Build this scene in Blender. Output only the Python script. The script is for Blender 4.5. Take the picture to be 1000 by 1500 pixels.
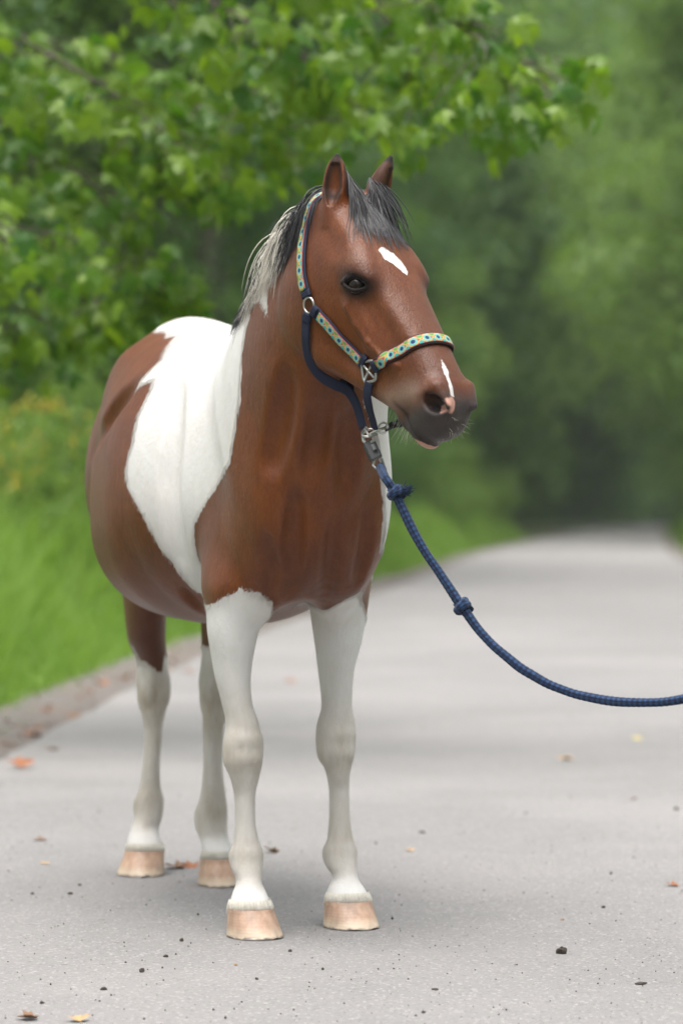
import bpy, bmesh, math, random, os
import numpy as np
from mathutils import Vector, Matrix, noise

for _o in list(bpy.data.objects):
    bpy.data.objects.remove(_o)
SC = bpy.context.scene
COL = SC.collection

# ---------------------------------------------------------------- CAMERA
cam = bpy.data.cameras.new('camera')
cam_ob = bpy.data.objects.new('camera', cam); COL.objects.link(cam_ob)
cam_ob.location = (0, 0, 1.0); cam_ob.rotation_euler = (math.radians(90), 0, 0)
cam.sensor_fit = 'VERTICAL'; cam.sensor_height = 36.0; cam.lens = 110.4
cam.clip_start = 0.1; cam.clip_end = 2000
cam.dof.use_dof = True; cam.dof.focus_distance = 6.95; cam.dof.aperture_fstop = 2.9
SC.camera = cam_ob

# ---------------------------------------------------------------- SKY, SUN, EXPOSURE
SUN_EL, SUN_AZ = math.radians(76), math.radians(205)     # azimuth: clockwise from +Y; high, behind the camera's left shoulder
world = bpy.data.worlds.new('World'); SC.world = world; world.use_nodes = True
wn = world.node_tree; bg = wn.nodes['Background']
sky = wn.nodes.new('ShaderNodeTexSky'); sky.sky_type = 'NISHITA'; sky.sun_disc = False
sky.sun_elevation = SUN_EL; sky.sun_rotation = SUN_AZ
sky.air_density = 1.0; sky.dust_density = 4.0; sky.ozone_density = 1.0
hs = wn.nodes.new('ShaderNodeHueSaturation'); hs.inputs['Saturation'].default_value = 0.32   # thin cloud over the whole sky
wn.links.new(sky.outputs[0], hs.inputs['Color']); wn.links.new(hs.outputs[0], bg.inputs['Color'])
bg.inputs['Strength'].default_value = 0.12
sun = bpy.data.lights.new('sun', 'SUN'); sun.energy = 1.5; sun.angle = math.radians(62); sun.color = (1.0, 0.955, 0.90)
sun_ob = bpy.data.objects.new('sun', sun); COL.objects.link(sun_ob)
sd = Vector((math.sin(SUN_AZ)*math.cos(SUN_EL), math.cos(SUN_AZ)*math.cos(SUN_EL), math.sin(SUN_EL)))
sun_ob.rotation_euler = sd.to_track_quat('Z', 'Y').to_euler()
SC.view_settings.view_transform = 'Standard'; SC.view_settings.look = 'None'
SC.view_settings.gamma = 1.0; SC.view_settings.use_curve_mapping = False
SC.view_settings.exposure = 1.64
SC.cycles.max_bounces = 8; SC.cycles.diffuse_bounces = 4; SC.cycles.transmission_bounces = 6; SC.cycles.transparent_max_bounces = 8
SC.cycles.volume_bounces = 1
random.seed(7); RNG = np.random.default_rng(11)
QUICK = os.environ.get('QUICK', '')

# ---------------------------------------------------------------- HELPERS
def tag(o, label=None, cat=None, group=None, kind=None):
    if label: o['label'] = label
    if cat: o['category'] = cat
    if group: o['group'] = group
    if kind: o['kind'] = kind
    return o
def empty(name, loc=(0, 0, 0)):
    o = bpy.data.objects.new(name, None); COL.objects.link(o); o.location = loc; o.empty_display_size = 0.1
    return o
def mesh(name, verts, faces, mats, parent=None, smooth=True, uvs=None, fmat=None):
    """verts in the parent's space when there is one"""
    me = bpy.data.meshes.new(name)
    v = np.asarray(verts, np.float32)
    if isinstance(faces, np.ndarray):
        n, k = faces.shape
        me.vertices.add(len(v)); me.vertices.foreach_set('co', v.ravel())
        me.loops.add(n*k); me.loops.foreach_set('vertex_index', faces.astype(np.int32).ravel())
        me.polygons.add(n); me.polygons.foreach_set('loop_start', np.arange(0, n*k, k, dtype=np.int32))
        me.update(calc_edges=True)
    else:
        me.from_pydata(v.tolist(), [], faces)
    if smooth: me.polygons.foreach_set('use_smooth', np.ones(len(me.polygons), bool))
    for m in (mats if isinstance(mats, (list, tuple)) else [mats]): me.materials.append(m)
    if fmat is not None: me.polygons.foreach_set('material_index', np.asarray(fmat, np.int32))
    if uvs is not None:
        li = np.empty(len(me.loops), np.int32); me.loops.foreach_get('vertex_index', li)
        me.uv_layers.new(name='UVMap').data.foreach_set('uv', np.asarray(uvs, np.float32)[li].ravel())
    me.update()
    o = bpy.data.objects.new(name, me); COL.objects.link(o)
    if parent is not None: o.parent = parent
    return o
def vattr(o, name, vals):
    a = o.data.attributes.new(name, 'FLOAT', 'POINT'); a.data.foreach_set('value', np.asarray(vals, np.float32))
def copy_obj(o, parent=None):
    c = o.copy(); COL.objects.link(c)
    if parent is not None: c.parent = parent
    return c
def smooth01(x, a, b):
    t = np.clip((x-a)/(b-a), 0, 1); return t*t*(3-2*t)

class NT:
    def __init__(s, name):
        s.m = bpy.data.materials.new(name); s.m.use_nodes = True; s.t = s.m.node_tree
        s.b = s.t.nodes['Principled BSDF']; s.out = s.t.nodes['Material Output']
    def n(s, typ, **kw):
        q = s.t.nodes.new(typ)
        for k, v in kw.items():
            if k.startswith('i_'):
                key = k[2:]; key = int(key) if key.isdigit() else key
                s.set(q.inputs[key], v)
            else: setattr(q, k, v)
        return q
    def set(s, inp, v):
        if isinstance(v, bpy.types.NodeSocket): s.t.links.new(v, inp)
        else: inp.default_value = v
    def p(s, **kw):
        for k, v in kw.items(): s.set(s.b.inputs[k.replace('_', ' ')], v)
    def coord(s, scale=(1, 1, 1), which='Object'):
        tc = s.n('ShaderNodeTexCoord'); mp = s.n('ShaderNodeMapping', i_0=tc.outputs[which]); mp.inputs['Scale'].default_value = scale
        return mp.outputs[0]
    def noise(s, vec, scale, detail=3.0, rough=0.55):
        q = s.n('ShaderNodeTexNoise', i_0=vec); q.inputs['Scale'].default_value = scale; q.inputs['Detail'].default_value = detail; q.inputs['Roughness'].default_value = rough
        return q.outputs['Fac']
    def attr(s, name):
        return s.n('ShaderNodeAttribute', attribute_name=name).outputs['Fac']
    def mr(s, x, a, b, c=0.0, d=1.0):
        q = s.n('ShaderNodeMapRange'); s.set(q.inputs[0], x)
        for i, v in enumerate((a, b, c, d)): q.inputs[i+1].default_value = v
        return q.outputs[0]
    def math(s, op, a, b=0.0):
        q = s.n('ShaderNodeMath', operation=op); s.set(q.inputs[0], a); s.set(q.inputs[1], b); return q.outputs[0]
    def mix(s, f, a, b):
        q = s.n('ShaderNodeMix', data_type='RGBA'); s.set(q.inputs[0], f)
        for i, v in ((6, a), (7, b)):
            s.set(q.inputs[i], v if isinstance(v, bpy.types.NodeSocket) else (*v, 1.0))
        return q.outputs[2]
    def bump(s, h, strength=0.3, dist=0.01):
        q = s.n('ShaderNodeBump', i_Height=h); q.inputs['Strength'].default_value = strength; q.inputs['Distance'].default_value = dist
        s.t.links.new(q.outputs[0], s.b.inputs['Normal'])
def simple_mat(name, col, rough=.5, metal=0.0, spec=.5, bump=None, var=0.0, vscale=30):
    m = NT(name)
    c = (*col, 1)
    if var:
        c = m.mix(m.noise(m.coord(), vscale, 3), tuple(x*(1-var) for x in col), tuple(min(1, x*(1+var)) for x in col))
    m.p(Base_Color=c, Roughness=rough, Metallic=metal, Specular_IOR_Level=spec)
    if bump: m.bump(m.noise(m.coord(), bump[0], 3, .6), bump[1], bump[2])
    return m.m
# ---------------------------------------------------------------- HORSE SHAPE (implicit surface, meshed with surface nets)
F_PX = 4600.0
TH = math.radians(18.2)
HO = np.array([-0.0935, 7.45, 0.0])
HF = np.array([math.sin(TH), -math.cos(TH), 0.0])
HL = np.array([math.cos(TH), math.sin(TH), 0.0])
HZ = np.array([0.0, 0.0, 1.0])
def to_world(p):
    p = np.asarray(p, float)
    return HO + p[..., 0:1]*HF + p[..., 1:2]*HL + p[..., 2:3]*HZ
def to_horse(P):
    q = np.asarray(P, float) - HO
    return np.stack([q@HF, q@HL, q[..., 2]], -1)
def dir_horse(d):
    return np.array([np.dot(d, HF), np.dot(d, HL), d[2]])
def pix(x, y, d):
    return np.array([(x-500)*d/F_PX, d, 1+(750-y)*d/F_PX])

# head frame
HPSI, HPIT = math.radians(42), math.radians(36)
hh = np.array([math.sin(HPSI), -math.cos(HPSI), 0.0])
hA = dir_horse(math.sin(HPIT)*hh - math.cos(HPIT)*HZ)
hB = dir_horse(math.cos(HPIT)*hh + math.sin(HPIT)*HZ)
hC = dir_horse(np.array([math.cos(HPSI), math.sin(HPSI), 0.0]))
hO = to_horse(np.array([0.029, 6.992, 1.715]))
def HD(a, b, c):
    return hO + a*hA + b*hB + c*hC
def to_head(P):
    q = P - hO
    return np.stack([q@hA, q@hB, q@hC], -1)
EARO = {-1: (0.035, -0.035, -0.058), 1: (0.035, -0.03, 0.058)}

def eye_frame(s):
    e1 = .64*hA+.63*hB+s*-.43*hC
    n = .05*hA+.38*hB+s*.92*hC
    e1 /= np.linalg.norm(e1); n -= e1*(n@e1); n /= np.linalg.norm(n)
    e2 = np.cross(n, e1)
    if e2[2] < 0: e2 = -e2
    return e1, e2, n, HD(.240, -.040, s*.097)
def pchip(xs, ys, x):
    xs = np.asarray(xs, float); ys = np.asarray(ys, float)
    h = np.diff(xs); dl = np.diff(ys)/h
    m = np.zeros(len(xs)); m[0] = dl[0]; m[-1] = dl[-1]
    for i in range(1, len(xs)-1):
        if dl[i-1]*dl[i] > 0:
            w1 = 2*h[i]+h[i-1]; w2 = h[i]+2*h[i-1]
            m[i] = (w1+w2)/(w1/dl[i-1]+w2/dl[i])
    i = np.clip(np.searchsorted(xs, x)-1, 0, len(xs)-2)
    t = (x-xs[i])/h[i]
    return (ys[i]*(2*t**3-3*t**2+1)+h[i]*m[i]*(t**3-2*t**2+t)+ys[i+1]*(-2*t**3+3*t**2)+h[i]*m[i+1]*(t**3-t**2))

NECKT, NECKV = [-.10, 0, .12, .25, .36, .46, .52, .57], [0, -.008, -.022, -.036, -.042, -.03, -.012, 0]
PRIMS = []   # (op, k, fn, lo, hi)
def add_prim(op, k, fn, lo, hi):
    PRIMS.append((op, k, fn, np.minimum(lo, hi), np.maximum(lo, hi)))

def loft(op, k, o, A, B, C, rows):
    """rows: t, centre b, centre c, up, down, half width +, half width -, exponent"""
    rows = np.array(rows, float)
    T = np.linspace(rows[0, 0], rows[-1, 0], 160)
    D = [pchip(rows[:, 0], rows[:, j], T) for j in range(1, 8)]
    o, A, B, C = (np.asarray(q, float) for q in (o, A, B, C))
    t0, t1 = T[0], T[-1]
    def fn(P):
        q = P - o
        t = q@A; b = q@B; c = q@C
        cb, cc, up, dn, wp, wn, ex = [np.interp(t, T, d) for d in D]
        b = b-cb; c = c-cc
        hb = np.where(b > 0, up, dn); hc = np.where(c > 0, wp, wn)
        g = ((np.abs(b)/hb)**ex+(np.abs(c)/hc)**ex)**(1/ex)+1e-9
        r = np.sqrt(b*b+c*c)
        d = np.where(g > 0.05, r-r/g, -np.minimum(hb, hc)*0.95)
        e = np.maximum(t0-t, t-t1)
        return np.where(e > 0, np.sqrt(np.maximum(d, 0)**2+e*e)+np.minimum(d, 0)*0, np.maximum(d, e))
    pts = []
    for i in range(0, 160, 6):
        for sb in (-D[3][i], D[2][i]):
            for sc in (-D[5][i], D[4][i]):
                pts.append(o+T[i]*A+(D[0][i]+sb)*B+(D[1][i]+sc)*C)
    pts = np.array(pts); pad = k+0.03
    add_prim(op, k, fn, pts.min(0)-pad, pts.max(0)+pad)

def ell(op, k, c, r, axes=None):
    c = np.asarray(c, float); r = np.asarray(r, float)
    R = np.eye(3) if axes is None else np.array([a/np.linalg.norm(a) for a in axes])
    def fn(P):
        q = (P-c)@R.T
        k0 = np.sqrt(((q/r)**2).sum(-1))+1e-9
        k1 = np.sqrt(((q/r**2)**2).sum(-1))+1e-9
        return k0*(k0-1)/k1
    ext = np.abs(R.T)@r+k+0.03+.35*r.max()
    add_prim(op, k, fn, c-ext, c+ext)

def cap(op, k, p, q, r0, r1, flat=None):
    """round cone; flat=(dir, s): squash by s along dir"""
    p = np.asarray(p, float); q = np.asarray(q, float)
    L = q-p; L2 = L@L
    def fn(P):
        d = P-p
        h = np.clip(d@L/L2, 0, 1)
        v = d-h[..., None]*L
        if flat is not None:
            n = flat[0]/np.linalg.norm(flat[0])
            vn = v@n
            v = v+(vn*(1/flat[1]-1))[..., None]*n
        return np.sqrt((v*v).sum(-1))-(r0+(r1-r0)*h)
    pad = max(r0, r1)+k+0.03
    add_prim(op, k, fn, np.minimum(p, q)-pad, np.maximum(p, q)+pad)

def combine(f, d, op, k):
    if op == 'u':
        h = np.maximum(k-np.abs(f-d), 0)/k
        return np.minimum(f, d)-h*h*k*0.25
    d = -d
    h = np.maximum(k-np.abs(f-d), 0)/k
    return np.maximum(f, d)+h*h*k*0.25

def field(P):
    """value of the shape at points (n,3) in the horse's frame"""
    f = np.full(P.shape[0], 0.6)
    for op, k, fn, lo, hi in PRIMS:
        m = np.all((P >= lo) & (P <= hi), axis=1)
        if m.any():
            f[m] = combine(f[m], fn(P[m]), op, k)
    return f
def grad(P, e=0.0015):
    g = np.empty_like(P)
    for i in range(3):
        d = np.zeros(3); d[i] = e
        g[:, i] = field(P+d)-field(P-d)
    return g/(np.linalg.norm(g, axis=1, keepdims=True)+1e-9)
def project(P, off=0.0, it=6):
    P = np.array(P, float)
    for _ in range(it):
        e = 0.0015
        g = np.empty_like(P)
        for i in range(3):
            d = np.zeros(3); d[i] = e
            g[:, i] = (field(P+d)-field(P-d))/(2*e)
        n2 = (g*g).sum(1, keepdims=True)+1e-6
        P = P-np.clip((field(P)-0.0)[:, None]/n2, -0.03, 0.03)*g
    n = grad(P)
    return P+off*n, n

def build_shape():
    U, V, W = np.eye(3)
    # ---- trunk: u, top, widest height, bottom, half width, exponent
    tr = [(-1.37, 1.17, 1.12, 1.06, .03, 2), (-1.335, 1.27, 1.11, .97, .12, 2), (-1.26, 1.39, 1.10, .90, .19, 2.0), (-1.14, 1.475, 1.09, .86, .222, 2.0),
          (-1.0, 1.515, 1.08, .80, .238, 2.0), (-.85, 1.505, 1.03, .745, .297, 2.2), (-.7, 1.48, .99, .718, .342, 2.35), (-.55, 1.46, 1.0, .715, .346, 2.35),
          (-.4, 1.445, 1.04, .72, .322, 2.1), (-.26, 1.45, 1.04, .755, .27, 1.95), (-.12, 1.465, 1.04, .785, .212, 1.8), (0, 1.44, 1.04, .79, .186, 1.85),
          (.08, 1.38, 1.03, .80, .18, 2.1), (.14, 1.30, 1.03, .835, .165, 2.2), (.19, 1.20, 1.03, .885, .145, 2.2), (.225, 1.12, 1.03, .95, .09, 2), (.24, 1.07, 1.03, .99, .03, 2)]
    loft('u', .001, (0, 0, 0), U, W, V, [(u, z, -.012, t-z, z-b, a, a-.012, e) for u, t, z, b, a, e in tr])
    # ---- neck
    nA = np.array([.784, 0, .62]); nB = np.array([-.62, 0, .784]); nO = np.array([.06, -.01, 1.285])
    nk = [(-.10, .25, -.33, .165, 2.2), (0, .26, -.295, .17, 2.2), (.12, .225, -.245, .152, 2.2), (.25, .195, -.195, .124, 2.1),
          (.36, .17, -.16, .100, 2.1), (.46, .13, -.13, .082, 2), (.52, .085, -.11, .062, 2), (.555, .04, -.08, .04, 2), (.57, .0, -.05, .015, 2)]
    loft('u', .10, nO, nA, nB, V, [(t, (up+dn)/2, np.interp(t, NECKT, NECKV), (up-dn)/2, (up-dn)/2, a, a, e) for t, up, dn, a, e in nk])
    # chest and shoulder masses
    for s in (-1, 1):
        ell('u', .07, (.085, s*.082, .97), (.105, .07, .165))               # pectoral
        ell('u', .07, (.01 if s < 0 else -.03, -.118 if s < 0 else .098, .865), (.075, .055, .12))            # top of the forearm
        ell('u', .09, (-.03, s*.105, 1.12), (.15, .06, .25))               # shoulder
        ell('u', .06, (-.08, s*.108, .95), (.12, .06, .12))                # triceps
        ell('u', .09, (-1.06, s*.145, 1.08), (.20, .10, .22))                 # thigh
        ell('u', .10, (-.90, s*.18, 1.30), (.11, .05, .10))                 # hip
        cap('u', .06, (.13, s*.085, 1.08), (.36, s*.062-.01, 1.42), .052, .030)   # brachiocephalic
    cap('u', .09, (.14, -.005, 1.0), (.25, -.01, 1.28), .105, .10)           # front of the chest
    pass
    # ---- legs, section by section: image row, left, right, forward offset, half depth
    def leg(d0, rows, k, ex=2.15):
        out = []
        for y, xl, xr, du, au in rows:
            d = d0-du*.95
            c = to_horse(pix((xl+xr)/2, y, d))
            wx = (xr-xl)/2*d/F_PX
            av = math.sqrt(max(wx*wx-(au*math.sin(TH))**2, (wx*.55)**2))/math.cos(TH)
            out.append((c[2], c[0], c[1], au, au, av, av, ex))
        out.sort()
        loft('u', k, (0, 0, 0), W, U, V, out)
    leg(7.46, [(700, 330, 400, -.06, .10), (790, 300, 410, -.05, .13), (860, 295, 400, .0, .115), (888, 301, 392, .008, .098), (936, 305, 376, .008, .078), (984, 313, 368, 0, .064), (1032, 325, 370, .002, .052), (1062, 331, 380, .006, .048),
               (1090, 327, 386, .008, .05), (1112, 327, 385, .006, .049), (1138, 334, 380, 0, .043), (1166, 342, 374, -.005, .036), (1200, 344, 374, -.005, .034), (1230, 342, 379, -.006, .037), (1252, 338, 386, -.006, .043),
               (1272, 339, 385, .002, .042), (1290, 346, 383, .02, .035), (1310, 340, 391, .035, .04), (1328, 336, 397, .046, .046), (1350, 340, 394, .046, .04)], .045)
    leg(7.63, [(700, 455, 520, -.06, .10), (790, 448, 546, -.05, .13), (860, 452, 541, .0, .115), (888, 454, 538, .008, .098), (936, 460, 530, .008, .078), (984, 466, 518, 0, .064), (1032, 471, 515, .002, .052), (1062, 464, 520, .006, .048),
               (1080, 462, 521, .008, .05), (1104, 464, 519, .006, .049), (1135, 477, 512, 0, .043), (1160, 482, 511, -.005, .036), (1190, 482, 512, -.005, .034), (1225, 479, 516, -.006, .037), (1248, 474, 523, -.006, .043),
               (1266, 476, 523, .002, .042), (1284, 487, 523, .02, .035), (1302, 480, 534, .035, .04), (1318, 478, 541, .046, .046), (1338, 482, 538, .046, .04)], .045)
    leg(8.73, [(660, 195, 255, .25, .10), (720, 185, 262, .22, .15), (800, 174, 262, .16, .165), (845, 176, 250, .11, .135), (888, 181, 245, .065, .10), (936, 187, 243, .028, .076), (974, 200, 246, -.005, .068), (1000, 199, 250, -.012, .062), (1022, 201, 248, -.008, .054), (1046, 206, 242, 0, .045), (1070, 211, 238, 0, .038),
               (1109, 210, 235, 0, .036), (1147, 205, 235, -.003, .038), (1176, 197, 240, -.005, .046), (1196, 197, 238, .003, .044), (1212, 192, 233, .02, .036), (1228, 188, 234, .04, .042), (1246, 185, 239, .055, .048), (1262, 188, 236, .055, .042)], .05)
    leg(8.49, [(660, 290, 350, .08, .10), (720, 280, 358, .09, .14), (800, 276, 362, .12, .16), (845, 284, 358, .11, .135), (888, 292, 352, .065, .10), (936, 295, 346, .028, .076), (974, 294, 340, -.005, .068), (1000, 291, 340, -.012, .062), (1022, 292, 338, -.008, .054), (1046, 295, 333, 0, .045), (1070, 295, 327, 0, .038),
               (1118, 297, 326, 0, .036), (1160, 293, 330, -.003, .038), (1192, 285, 333, -.005, .046), (1212, 286, 333, .003, .044), (1228, 293, 335, .02, .036), (1244, 296, 339, .04, .042), (1258, 296, 341, .055, .048), (1275, 298, 338, .055, .042)], .05)
    for c0, kn, fet, th, fore in (((7.46), (1098, 356), (1255, 362), 1, True), ((7.63), (1090, 492), (1250, 498), 1, True), ((8.73), (1010, 225), (1184, 218), 1, False), ((8.49), (1010, 315), (1200, 309), 1, False)):
        K = to_horse(pix(kn[1], kn[0], c0)); Fe = to_horse(pix(fet[1], fet[0], c0))
        if fore:
            for dz, dv, r in ((.026, .012, .020), (.026, -.014, .019), (-.016, .013, .018), (-.016, -.012, .019)):
                ell('u', .014, K+np.array([.034, dv, dz]), (.020, r, .020))
            ell('u', .018, K+np.array([-.050, 0, .012]), (.020, .018, .030))
        else:
            ell('u', .025, K+np.array([-.060, 0, .02]), (.024, .020, .045))
            ell('u', .018, K+np.array([.025, .022, -.01]), (.026, .016, .03)); ell('u', .018, K+np.array([.025, -.022, -.01]), (.026, .016, .03))
            cap('s', .02, K+np.array([-.030, .045, .09]), K+np.array([-.026, .042, .0]), .010, .006); cap('s', .02, K+np.array([-.030, -.045, .09]), K+np.array([-.026, -.042, .0]), .010, .006)
        for sv in (-1, 1):
            cap('s', .014, K*.78+Fe*.22+np.array([-.016, sv*.034, 0]), K*.12+Fe*.88+np.array([-.016, sv*.036, 0]), .0085, .0085)
            ell('u', .014, Fe+np.array([-.026, sv*.020, -.004]), (.018, .015, .022))
        ell('u', .014, Fe+np.array([-.038, 0, -.02]), (.014, .016, .018))
    # ---- head
    sk = [(-.045, -.07, -.10, .03, 2), (-.03, -.035, -.14, .05, 2), (0, -.005, -.18, .066, 2.1), (.06, .010, -.20, .082, 2.2), (.12, .016, -.21, .094, 2.3), (.18, .016, -.215, .098, 2.4), (.24, .013, -.215, .092, 2.5),
          (.30, .010, -.21, .081, 2.5), (.36, .009, -.185, .075, 2.6), (.42, .009, -.163, .069, 2.6), (.48, .009, -.14, .063, 2.5), (.54, .006, -.12, .062, 2.3), (.58, -.010, -.108, .054, 2.1), (.61, -.04, -.085, .03, 2)]
    loft('u', .06, hO, hA, hB, hC, [(a, t-.06 if t-b > .11 else (t+b)/2, 0, .06 if t-b > .11 else (t-b)/2, (t-.06)-b if t-b > .11 else (t-b)/2, w, w, e) for a, t, b, w, e in sk])
    HX = (hA, hB, hC)
    for s in (-1, 1):
        ell('u', .04, HD(.175, -.185, s*.052), (.125, .115, .036), HX)                # jowl
        cap('u', .05, HD(.28, -.245, s*.036), HD(.48, -.135, s*.026), .030, .024)       # jaw bar
        ell('u', .03, HD(.222, -.036, s*.074), (.048, .034, .028), HX)                    # orbit
        cap('u', .025, HD(.175, -.012, s*.068), HD(.245, -.018, s*.084), .016, .012)    # brow
        cap('u', .03, HD(.26, -.085, s*.076), HD(.40, -.095, s*.060), .012, .007)      # facial crest
        cap('s', .04, HD(.27, -.038, s*.104), HD(.42, -.032, s*.082), .012, .010)       # hollow beside the nasal bone
        ell('s', .04, HD(.10, -.04, s*.115), (.035, .02, .018), HX)                      # hollow above the eye
        ell('u', .02, HD(.552, -.034, s*.037), (.044, .036, .024), HX)                  # nostril flesh
        cap('u', .014, HD(.535, -.046, s*.050), HD(.545, -.010, s*.047), .010, .010)
        cap('u', .014, HD(.545, -.010, s*.047), HD(.592, -.014, s*.040), .010, .009)
    ell('u', .03, HD(.577, -.076, 0), (.050, .054, .052), HX)                                 # muzzle
    ell('u', .025, HD(.567, -.134, 0), (.048, .022, .038), HX); ell('u', .02, HD(.525, -.148, 0), (.035, .022, .032), HX)                                 # lower lip and chin
    cap('u', .02, HD(.50, -.125, 0), HD(.44, -.13, 0), .03, .03)
    # ears
    for s in (-1, 1):
        base = HD(*EARO[s])
        tipw = pix(493, 225, 6.955) if s < 0 else pix(575, 229, 7.03)
        tip = to_horse(tipw)
        ax = tip-base; L = np.linalg.norm(ax); ax /= L
        op = dir_horse(np.array([-.35, -1, .1])) if s < 0 else dir_horse(np.array([1.0, -.35, .1]))
        op = op-ax*(op@ax); op /= np.linalg.norm(op)
        sd = np.cross(ax, op)
        prof = [(-.03, .02, .02), (.0, .025, .024), (.03, .027, .028), (.055, .025, .0285), (.08, .021, .026), (.105, .014, .019), (.125, .009, .012), (L, .0035, .0035)]
        if s > 0: prof = [(t, b*1.1, c*1.22) for t, b, c in prof]
        prof = [p for p in prof if p[0] < L-.01]+[prof[-1]]
        loft('u', .02, base, ax, op, sd, [(t, -.004, 0, b, b, c, c, 2) for t, b, c in prof])
        loft('s', .006, base, ax, op, sd, [(.012, .018, 0, .005, .005, .005, .005, 2), (.03, .018, 0, .014, .014, .013, .013, 2)]+[(t, .006+b*.55, 0, b*.95, b*.95, c*.78, c*.78, 2) for t, b, c in prof if .04 < t < L-.012])
    # eye sockets and mouth, nostrils
    for s in (-1, 1):
        e1, e2, en, ec = eye_frame(s)
        ell('s', .010, ec+.004*en, (.031, .0165, .016), (e1, e2, en))
        for sg, hgt, r, bow in ((1, .0170, .0050, .004), (-1, .0140, .0036, .003)):
            arc = [ec+e1*(.033*t)+e2*(sg*hgt*(1-t*t))+en*(bow*(1-t*t)-.004) for t in np.linspace(-1, 1, 7)]
            for p, q in zip(arc[:-1], arc[1:]):
                cap('u', .006, p, q, r*.9, r*.9)
        ell('s', .010, HD(.574, -.031, s*.055), (.028, .018, .030), (hA+.35*hB, hB-.35*hA, hC))
    def groove(pts, r, k, lift=.0):
        """a soft crease laid along the surface; lift > 0 keeps it shallower"""
        pts = np.array(pts, float); s = np.concatenate([[0], np.cumsum(np.linalg.norm(np.diff(pts, axis=0), axis=1))])
        q = np.linspace(0, s[-1], max(4, int(s[-1]/9)))
        P = [onsurf(np.interp(t, s, pts[:, 0]), np.interp(t, s, pts[:, 1])) for t in q]
        P = np.array([p for p in P if p is not None])
        for _ in range(3): P[1:-1] = (P[:-2]+2*P[1:-1]+P[2:])/4
        sn = np.sin(np.pi*np.linspace(.0, 1.0, len(P)))
        P = project(P)[0]+grad(P)*(lift+k*.42*(1-sn**.6))[:, None]
        R = r*sn+.0004
        for i in range(len(P)-1):
            cap('s', k, P[i], P[i+1], R[i], R[i+1])
    # creases and muscle edges that the photograph shows
    groove([(433, 725), (431, 780), (428, 830), (424, 872)], .009, .035)           # between the pectorals
    groove([(485, 765), (487, 825), (474, 880)], .006, .03)
    groove([(388, 780), (398, 840), (392, 885)], .005, .03)
    groove([(536, 745), (538, 795), (522, 860)], .007, .03)
    groove([(420, 540), (412, 610), (398, 680), (396, 690)], .005, .05, .003)       # neck
    groove([(470, 590), (464, 650), (454, 700)], .005, .045, .002)
    groove([(512, 600), (512, 670), (502, 720)], .0045, .045, .002)
    groove([(262, 560), (246, 700), (249, 760), (266, 830)], .007, .05, .005)        # behind the shoulder
    groove([(200, 562), (172, 592), (150, 625), (138, 660)], .007, .06, .008)             # flank hollow
    groove([(266, 858), (282, 882), (299, 897)], .007, .025)                        # elbow fold
    # veins and bones of the face
    for s in (-1, 1):
        v_ = project(np.array([HD(.265, -.10, s*.12), HD(.31, -.105, s*.11), HD(.36, -.10, s*.10), HD(.41, -.085, s*.10), HD(.45, -.065, s*.09)]))[0]
        for p, q in zip(v_[:-1], v_[1:]): cap('u', .012, p, q, .003, .0024)

def onsurf(x, y):
    """first point of the body along the line of sight measured in the photograph"""
    D = np.array([(x-500)/F_PX, 1.0, (750-y)/F_PX]); t = np.linspace(6.5, 9.4, 900)
    P = to_horse(np.array([0, 0, 1.0])+t[:, None]*D); i = np.nonzero(field(P) < 0)[0]
    return P[i[0]] if len(i) else None
def axis_spaces(segs):
    out = [np.array([segs[0][0]])]
    for a, b, h in segs:
        n = max(1, int(round((b-a)/h)))
        out.append(np.linspace(a, b, n+1)[1:])
    return np.concatenate(out)

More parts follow.
